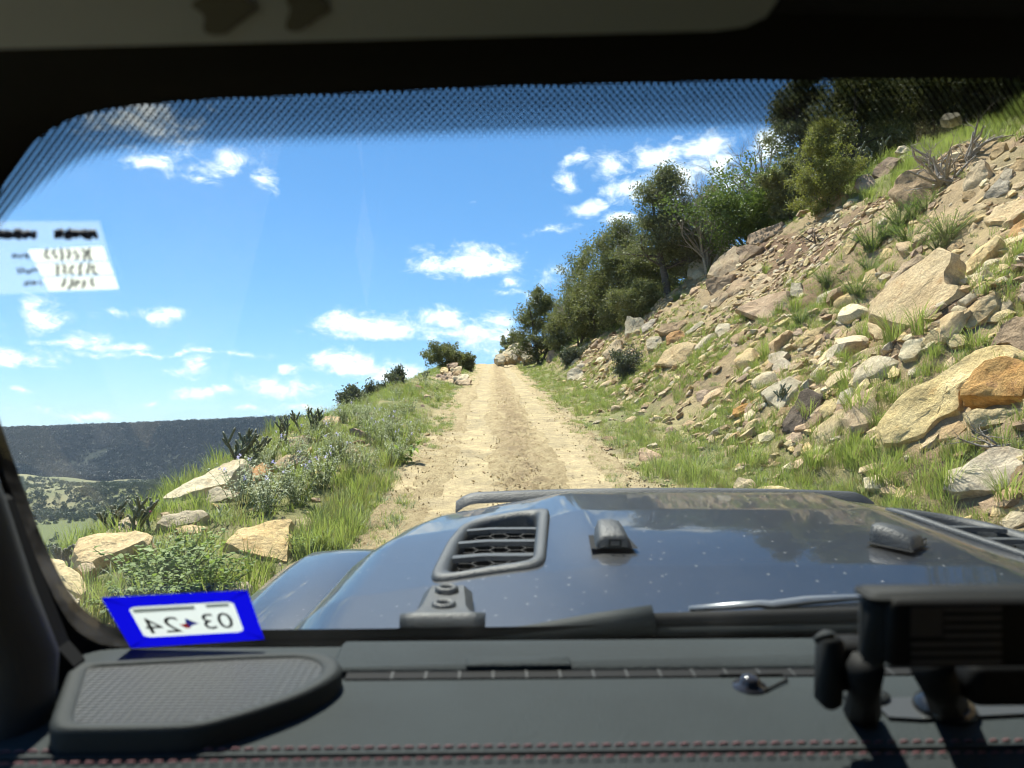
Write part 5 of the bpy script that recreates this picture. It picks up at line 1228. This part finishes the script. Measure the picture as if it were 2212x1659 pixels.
# roof and header
mb = MB(); mb.box((XC-.90, -1.9, 2.005), (XC+.90, .575, 2.05), .02); mb.build('roof', HEAD, car)
mb = MB(); mb.box((XC-.90, .46, 1.985), (XC+.90, .575, 2.006), .008); mb.build('header_rail', FRM, car)
for sx in (-1, 1):     # hard top sides behind the front doors, doors below the window line, tailgate and floor
    x0 = XC+sx*.90; mb = MB(); mb.box((min(x0, x0-sx*.05), -1.9, 1.2), (max(x0, x0-sx*.05), -.25, 2.006), .01); mb.build('hard_top_side', HEAD, car)
    mb = MB(); mb.box((min(x0, x0-sx*.06), -.25, .64), (max(x0, x0-sx*.06), .80, 1.30), .01); mb.build('front_door', HEAD, car)
mb = MB(); mb.box((XC-.90, -1.95, .64), (XC+.90, -1.88, 2.006), .01); mb.build('tailgate', HEAD, car)
mb = MB(); mb.box((XC-.84, -.95, 1.0), (XC+.84, -.75, 1.75), .05); mb.build('seat_backs', HEAD, car)
vp = [(-420, 118), (0, 106), (800, 86), (1540, 67), (1610, 58), (1655, 36), (1680, 0), (1720, -150), (1760, -420), (-420, -420)]
VY0 = .40
def cvis(px, py):   # the visor lies in a plane folded up against the roof
    a = Vector((0, VY0, 1.75+VY0*.402)); nrm = Vector((0, -.62, -.78)).normalized(); d = cray(px, py); return C0+d*((a-C0).dot(nrm)/d.dot(nrm))
vis = slab('sun_visor', [cvis(*p) for p in vp], (0, .016, .014), VIS)
for (px, py, w_, h_) in ((480, 22, 60, 42), (655, 18, 42, 44)):  # two dark irregular patches on the visor face
    n_ = 22; pts = [cvis(px+w_*math.cos(t)*(1+.35*math.sin(3*t+px)), py+h_*math.sin(t)*(1+.25*math.cos(2*t+px))) for t in np.linspace(0, 6.283, n_, endpoint=False)]
    nn = Vector((0, -.62, -.78)).normalized()*.0015; mb = MB(); mb.add([(p+nn)[:] for p in pts], None, [(0, i+1, i) for i in range(1, n_-1)]); mb.build('visor_mark', pbr('visor_dark_blot', (.05, .05, .045), .8), vis, False)

# dashboard
DZ = 1.415
yp = [(.50, 1.33), (.53, 1.375), (.56, 1.402), (.59, 1.412), (.62, DZ), (.70, DZ+.001), (.755, DZ+.001), (.765, DZ-.004), (.86, DZ-.006), (.90, DZ-.05)]
xsd = np.linspace(XC-.95, XC+.85, 60); V = np.array([(x, y, z) for (y, z) in yp for x in xsd]); m = len(xsd)
dash = ob('dashboard', mesh('dashboard', V, np.array([(k*m+i, k*m+i+1, (k+1)*m+i+1, (k+1)*m+i) for k in range(len(yp)-1) for i in range(m-1)]), DASHM), car)
# stitched seam
r1, r2 = [cz(1100, py, DZ).y for py in (1615, 1641)]
gr = MB(); gr.tube([(x, (r1+r2)/2, DZ+.0005) for x in np.linspace(XC-.95, XC+.85, 30)], .0022, 6); gr.build('seam_groove', DASH2, dash)
st = MB(); st.tube([(-.0040, 0, 0), (-.002, .0003, .0010), (.002, .0003, .0010), (.0040, 0, 0)], [.0006, .0010, .0010, .0006], 6); stm = st.mesh('stitch', THREAD)
for yv in (r1, r2):
    for x in np.arange(-.42, .52, .0110):
        o = ob('stitch', stm, dash); o.location = (x, yv, DZ+.0006); o.rotation_euler.z = .12
FIN = pbr('dark_fin_plastic', (.012, .013, .013), .7)
# front shelf with the demister slot
a_, b_ = cz(745, 1470, DZ), cz(1800, 1440, DZ)
sl_ = MB(); sl_.box((a_.x, .757, DZ-.010), (1.2, .772, DZ+.0022), 0); vt_ = sl_.build('demister_slot', RUB, dash, False)
for k in range(30):
    x = a_.x+.045+k*.034; mb = MB(); mb.box((x, .756, DZ-.004), (x+.0025, .773, DZ+.0026), 0); mb.build('fin', FIN, vt_, False)
mb = MB(); mb.box((a_.x-.02, .774, DZ-.01), (1.25, .852, DZ+.0045), .006); shelf = mb.build('front_shelf', DASHM, dash)
pq, pr = cz(1005, 1448, DZ+.006), cz(1235, 1440, DZ+.006)
mb = MB(); mb.box((pq.x, .775, DZ+.001), (pr.x, .797, DZ+.0075), .003); mb.build('shelf_catch', DASHM, shelf)
# speaker pod
sp_px = [(160, 1432), (300, 1424), (520, 1413), (660, 1408), (700, 1412), (725, 1425), (728, 1445), (700, 1470), (640, 1500), (560, 1528), (480, 1552), (420, 1566), (330, 1570), (200, 1572), (128, 1572), (118, 1555), (140, 1490)]
ZP = DZ+.022
Q = np.array([cz(a, b, ZP)[:2] for a, b in sp_px]); Q = smooth2(resample(Q, 96), 2); cq = np.array([cz(430, 1490, ZP)[:2]])[0]
prof = [(1.045, DZ-.004), (1.045, ZP-.006), (1.02, ZP-.001), (.985, ZP), (.90, ZP), (.885, ZP-.0025)]
n = len(Q); V = np.vstack([np.c_[cq+(Q-cq)*s, np.full(n, z)] for s, z in prof])
pod = ob('speaker_pod', mesh('speaker_pod', V, np.array([(k*n+i, k*n+(i+1) % n, (k+1)*n+(i+1) % n, (k+1)*n+i) for k in range(len(prof)-1) for i in range(n)]), DASH2), car)
def grillemat():
    m, n_, out = mat('speaker_grille_weave')
    g = n_.add('ShaderNodeTexCoord').outputs['Object']; s = n_.add('ShaderNodeSeparateXYZ', i={0: g})
    a = n_.math('SINE', n_.math('MULTIPLY', s.outputs[1], 2*math.pi/.0056)); b_ = n_.math('SINE', n_.math('MULTIPLY', s.outputs[0], 2*math.pi/.0080))
    h = n_.math('MULTIPLY', n_.math('ADD', a, n_.math('MULTIPLY', b_, .6)), .5)
    c = n_.mix(n_.mrange(h, -.5, .5), (.004, .0045, .0045), (.030, .034, .034))
    bp = n_.add('ShaderNodeBump', i={'Strength': .9, 'Distance': .002, 'Height': h})
    b = n_.add('ShaderNodeBsdfPrincipled', i={'Base Color': c, 'Roughness': .55, 'Normal': bp.outputs[0]}); n_.l.new(b.outputs[0], out.inputs[0]); return m
V = np.vstack([np.c_[cq+(Q-cq)*.89, np.full(n, ZP-.0022)], np.c_[cq+(Q-cq)*.5, np.full(n, ZP-.0010)], [(*cq, ZP-.001)]])
ob('speaker_grille', mesh('speaker_grille', V, [np.array([(i, (i+1) % n, n+(i+1) % n, n+i) for i in range(n)]), np.array([(n+i, n+(i+1) % n, 2*n) for i in range(n)])], grillemat()), pod)
# daylight sensor dome and its small lid
c = cz(1620, 1478, DZ+.004); th = np.linspace(0, 2*math.pi, 20, endpoint=False)
V = np.vstack([np.c_[c.x+r*np.cos(th), c.y+r*np.sin(th), np.full(20, DZ+h)] for r, h in ((.017, .001), (.0165, .003), (.011, .004), (.0105, .008), (.008, .0115), (.004, .0132), (.0005, .0138))])
mb = MB(); mb.add(V, [(k*20+i, k*20+(i+1) % 20, (k+1)*20+(i+1) % 20, (k+1)*20+i) for k in range(6) for i in range(20)]); mb.build('light_sensor', pbr('glossy_dark_dome', (.03, .03, .035), .12), dash)
mb = MB(); pts = [cz(a, b, DZ+.003)[:] for a, b in [(1555, 1458), (1690, 1456), (1700, 1468), (1650, 1492)]]; mb.tube(pts, .0012, 5); mb.build('lid_seam', RUB, dash)

# ------------------------------------------------------------------ things fixed to the glass and dash
def textmesh(s, size, m):
    cu = bpy.data.curves.new('lettering', 'FONT'); cu.body = s; cu.size = size; cu.align_x = 'CENTER'; cu.align_y = 'CENTER'; cu.extrude = 0; cu.resolution_u = 6
    o = bpy.data.objects.new('lettering', cu); COL.objects.link(o); bpy.context.view_layer.update()
    me = bpy.data.meshes.new_from_object(o.evaluated_get(bpy.context.evaluated_depsgraph_get())); bpy.data.objects.remove(o); me.materials.clear(); me.materials.append(m); me.name = 'lettering'; return me
def backlit(name, col, tr=.5):
    m, n, out = mat(name); d = n.add('ShaderNodeBsdfDiffuse', i={'Color': (*col, 1)}); t = n.add('ShaderNodeBsdfTranslucent', i={'Color': (*col, 1)})
    mx = n.add('ShaderNodeMixShader', i={0: tr, 1: d.outputs[0], 2: t.outputs[0]}); n.l.new(mx.outputs[0], out.inputs[0]); return m
BLUE = backlit('sticker_blue', (.003, .003, .46), .6); WHT = backlit('sticker_white', (.58, .62, .60), .55); INK = pbr('sticker_ink', (.10, .10, .11), .7); INK2 = pbr('sticker_faint_ink', (.38, .40, .40), .7)
CARM = CARR.to_4x4()
def bilin(q4, u, v): return (q4[0]*(1-u)+q4[1]*u)*(1-v)+(q4[3]*(1-u)+q4[2]*u)*v
# registration sticker, print seen from behind
q4 = [cw(a, b, .0030) for a, b in ((218, 1291), (534, 1273), (572, 1383), (283, 1400))]
reg = ob('registration_sticker', None, label='blue bordered registration sticker reading 03 24 backwards on the windscreen', cat='sticker'); reg.matrix_world = CARM
pw = rrect(.145, .875, .20, .80, .06, 6)
ow = []
for u, v in pw:     # matching point on the outer edge
    du, dv = u-.51, v-.5; t = min((.49 if du > 0 else .51)/max(abs(du), 1e-6), .5/max(abs(dv), 1e-6)); ow.append((.51+du*t, .5+dv*t))
for k, cpt in ((2, (1, 1)), (8, (0, 1)), (14, (0, 0)), (20, (1, 0))): ow[k] = cpt; ow[k+1] = cpt
nn_ = len(pw); mb = MB(); mb.add([bilin(q4, u, v)[:] for u, v in ow]+[bilin(q4, u, v)[:] for u, v in pw], [(i, (i+1) % nn_, nn_+(i+1) % nn_, nn_+i) for i in range(nn_)]); mb.build('border', BLUE, reg, False)
mb = MB(); mb.add([(bilin(q4, u, v)+WSN*.0006)[:] for u, v in pw], None, [(0, i, i+1) for i in range(1, len(pw)-1)]); mb.build('white_panel', WHT, reg, False)
def stick_text(s, q4, u0, v0, wu, hv, m, par, off=.0012, name='lettering'):
    me = textmesh(s, 1, m); co = np.array([v.co[:] for v in me.vertices]); w = np.ptp(co[:, 0]); h = np.ptp(co[:, 1]); c = (co.max(0)+co.min(0))/2
    for v in me.vertices:
        u = u0-(v.co.x-c[0])/w*wu; vv = v0-(v.co.y-c[1])/h*hv     # mirrored: the sticker is read from outside
        v.co = bilin(q4, u, vv)+WSN*off
    return ob(name, me, par)
stick_text('03', q4, .72, .55, .21, .30, INK, reg); stick_text('24', q4, .32, .57, .25, .30, INK, reg)
for pts, col in (([(.50, .46), (.53, .55), (.58, .58), (.53, .60), (.51, .64), (.49, .56)], (.05, .06, .42)), ([(.44, .58), (.50, .56), (.51, .65), (.48, .66)], (.55, .06, .06))):
    mb = MB(); mb.add([(bilin(q4, u, v)+WSN*.0013)[:] for u, v in pts], None, [(0, i, i+1) for i in range(1, len(pts)-1)]); mb.build('state_emblem', backlit('emblem', col), reg, False)
for u0, u1, v0, v1 in ((.17, .60, .235, .31), (.68, .84, .225, .29)):
    mb = MB(); mb.add([(bilin(q4, u, v)+WSN*.0011)[:] for u, v in ((u0, v0), (u1, v0), (u1, v1), (u0, v1))], [(0, 1, 2, 3)]); mb.build('fine_print', backlit('faint_print', (.42, .45, .44), .5), reg, False)
# clear service reminder sticker
q5 = [cw(a, b, .0030) for a, b in ((-120, 478), (215, 478), (258, 626), (-100, 640))]
srv = ob('service_reminder_sticker', None, label='clear service reminder sticker with white boxes in the upper windscreen corner', cat='sticker'); srv.matrix_world = CARM
m, n, out = mat('clear_film'); tr = n.add('ShaderNodeBsdfTransparent', i={'Color': (.93, .95, .95, 1)}); d_ = n.add('ShaderNodeBsdfTranslucent', i={'Color': (.75, .8, .82, 1)})
mx = n.add('ShaderNodeMixShader', i={0: .16, 1: tr.outputs[0], 2: d_.outputs[0]}); n.l.new(mx.outputs[0], out.inputs[0]); FILM = m
mb = MB(); mb.add([p[:] for p in q5], [(0, 1, 2, 3)]); mb.build('film', FILM, srv, False)
def cwq(pts, off): return [(cw(a, b, off))[:] for a, b in pts]
for pts in ([(60, 540), (222, 532), (232, 562), (75, 566)], [(76, 570), (234, 566), (245, 592), (92, 596)], [(92, 600), (247, 596), (256, 623), (106, 628)]):
    mb = MB(); mb.add(cwq(pts, .0036), [(0, 1, 2, 3)]); bx_ = mb.build('write_in_box', backlit('write_in_white', (.85, .86, .78), .6), srv, False)
INKB = pbr('service_ink', (.02, .025, .06), .7)
rs = random.Random(9)
def scrawl(x0, x1, y, h, n, parent, wdt=.0011):
    for k in range(n):
        x = x0+(x1-x0)*(k+.5)/n; pts = [cw(x+rs.uniform(-.4, .4)*(x1-x0)/n, y+h*(j/3-.5)+rs.uniform(-3, 3), .0042)[:] for j in range(4)]
        mb = MB(); mb.tube(pts, wdt, 5); mb.build('pen_stroke', INKB, parent, False)
scrawl(95, 205, 550, 22, 7, srv); scrawl(115, 215, 582, 22, 6, srv); scrawl(130, 205, 612, 18, 5, srv)
scrawl(-30, 78, 506, 15, 11, srv, .0022); scrawl(118, 210, 506, 15, 10, srv, .0022); scrawl(25, 65, 553, 9, 5, srv, .0008); scrawl(35, 82, 585, 9, 6, srv, .0008); scrawl(50, 92, 612, 9, 5, srv, .0008)
# dash-mounted radio display
BB = pbr('matte_black_device', (.004, .004, .004), .7, spec=.2); BG = pbr('dark_grey_device_shell', (.008, .009, .009), .7, spec=.25)
dev = ob('dash_display', None, label='black dash-mounted display unit bearing a dim striped flag decal', cat='display'); dev.matrix_world = CARM
def pbox(name, x0, y0, x1, y1, yn, yf, m, par, bev=.006):
    a = cy(x0, y0, yn); b = cy(x1, y1, yn); mb = MB()
    lo = (min(a.x, b.x), yn, min(a.z, b.z)); hi = (max(a.x, b.x), yf, max(a.z, b.z)); mb.box(lo, hi, bev); return mb.build(name, m, par)
body = pbox('body', 1925, 1300, 2420, 1442, .50, .525, BB, dev)
pbox('shell_side', 1880, 1292, 1932, 1452, .51, .535, BG, dev, .012)
pbox('shell_top', 1882, 1288, 2420, 1306, .505, .535, BG, dev, .008)
dec = MB(); dz_ = .4985
for k in range(13):
    y0 = 1312+k*9.4
    a, b = cy(1968 if k > 6 else 2040, y0, dz_), cy(2164, y0+9.2, dz_)
    if k % 2 == 0: dec.add([(a.x, dz_, a.z), (b.x, dz_, a.z), (b.x, dz_, b.z), (a.x, dz_, b.z)], [(0, 1, 2, 3)])
fl = dec.build('flag_stripes', pbr('dim_grey_stripe', (.040, .036, .042), .6), dev, False)
a, b = cy(1968, 1312, dz_), cy(2036, 1376, dz_); mb = MB(); mb.add([(a.x, dz_, a.z), (b.x, dz_, a.z), (b.x, dz_, b.z), (a.x, dz_, b.z)], [(0, 1, 2, 3)]); mb.build('flag_canton', pbr('dim_grey_canton', (.022, .020, .026), .6), fl, False)
pbox('bracket', 1782, 1380, 1828, 1540, .60, .625, BG, dev, .008)
pbox('bracket_clamp', 1790, 1395, 1900, 1500, .61, .64, BB, dev, .01)
path([cy(1760, 1385, .60), cy(1772, 1376, .60), cy(1800, 1372, .60)], .003, 'cable_clip', DASH2, dev)
path([cy(1870, 1440, .58), cy(1868, 1490, .61), cz(1862, 1540, DZ+.005)], [.014, .012, .016], 'left_leg', BB, dev)
path([cy(2010, 1430, .55), cy(2030, 1480, .57), cz(2045, 1515, DZ+.012)], [.016, .014, .018], 'stem', BB, dev)
c = cz(2040, 1522, DZ+.008); th = np.linspace(0, 2*math.pi, 32, endpoint=False)
V = np.vstack([np.c_[c.x+r*np.cos(th), c.y+r*np.sin(th), np.full(32, DZ+h)] for r, h in ((.026, .001), (.027, .006), (.024, .012), (.014, .018), (.001, .020))])
mb = MB(); mb.add(V, [(k*32+i, k*32+(i+1) % 32, (k+1)*32+(i+1) % 32, (k+1)*32+i) for k in range(4) for i in range(32)]); mb.build('base_knob', pbr('glossy_black_knob', (.012, .012, .012), .2), dev)
c = cz(1868, 1510, DZ); V = np.vstack([np.c_[c.x+r*np.cos(th), c.y+r*np.sin(th), np.full(32, DZ+h)] for r, h in ((.022, .001), (.022, .006), (.012, .010), (.001, .011))])
mb = MB(); mb.add(V, [(k*32+i, k*32+(i+1) % 32, (k+1)*32+(i+1) % 32, (k+1)*32+i) for k in range(3) for i in range(32)]); mb.build('foot_disc', DASH2, dev)
pbox('lower_housing', 2105, 1440, 2420, 1530, .56, .66, BB, dev, .01)
pts = [cz(a, b, DZ+.004) for a, b in [(1880, 1508), (2180, 1500), (2230, 1540), (1990, 1552), (1920, 1548)]]
slab('mount_plate', pts, (0, 0, -.003), pbr('mount_plate_grey', (.028, .03, .03), .5), dev)

# ------------------------------------------------------------------ air between here and the mesa
m, n, out = mat('thin_blue_air'); pv = n.add('ShaderNodeVolumePrincipled', i={'Color': (.62, .78, 1.0, 1), 'Density': 4.8e-5, 'Anisotropy': .2}); n.l.new(pv.outputs[0], out.inputs['Volume'])
mb = MB(); mb.box((-6000, -3000, -190), (6000, 7000, 120)); mb.build('haze', m, None, False, label='thin pale blue haze filling the valley air', cat='haze', kind='stuff')
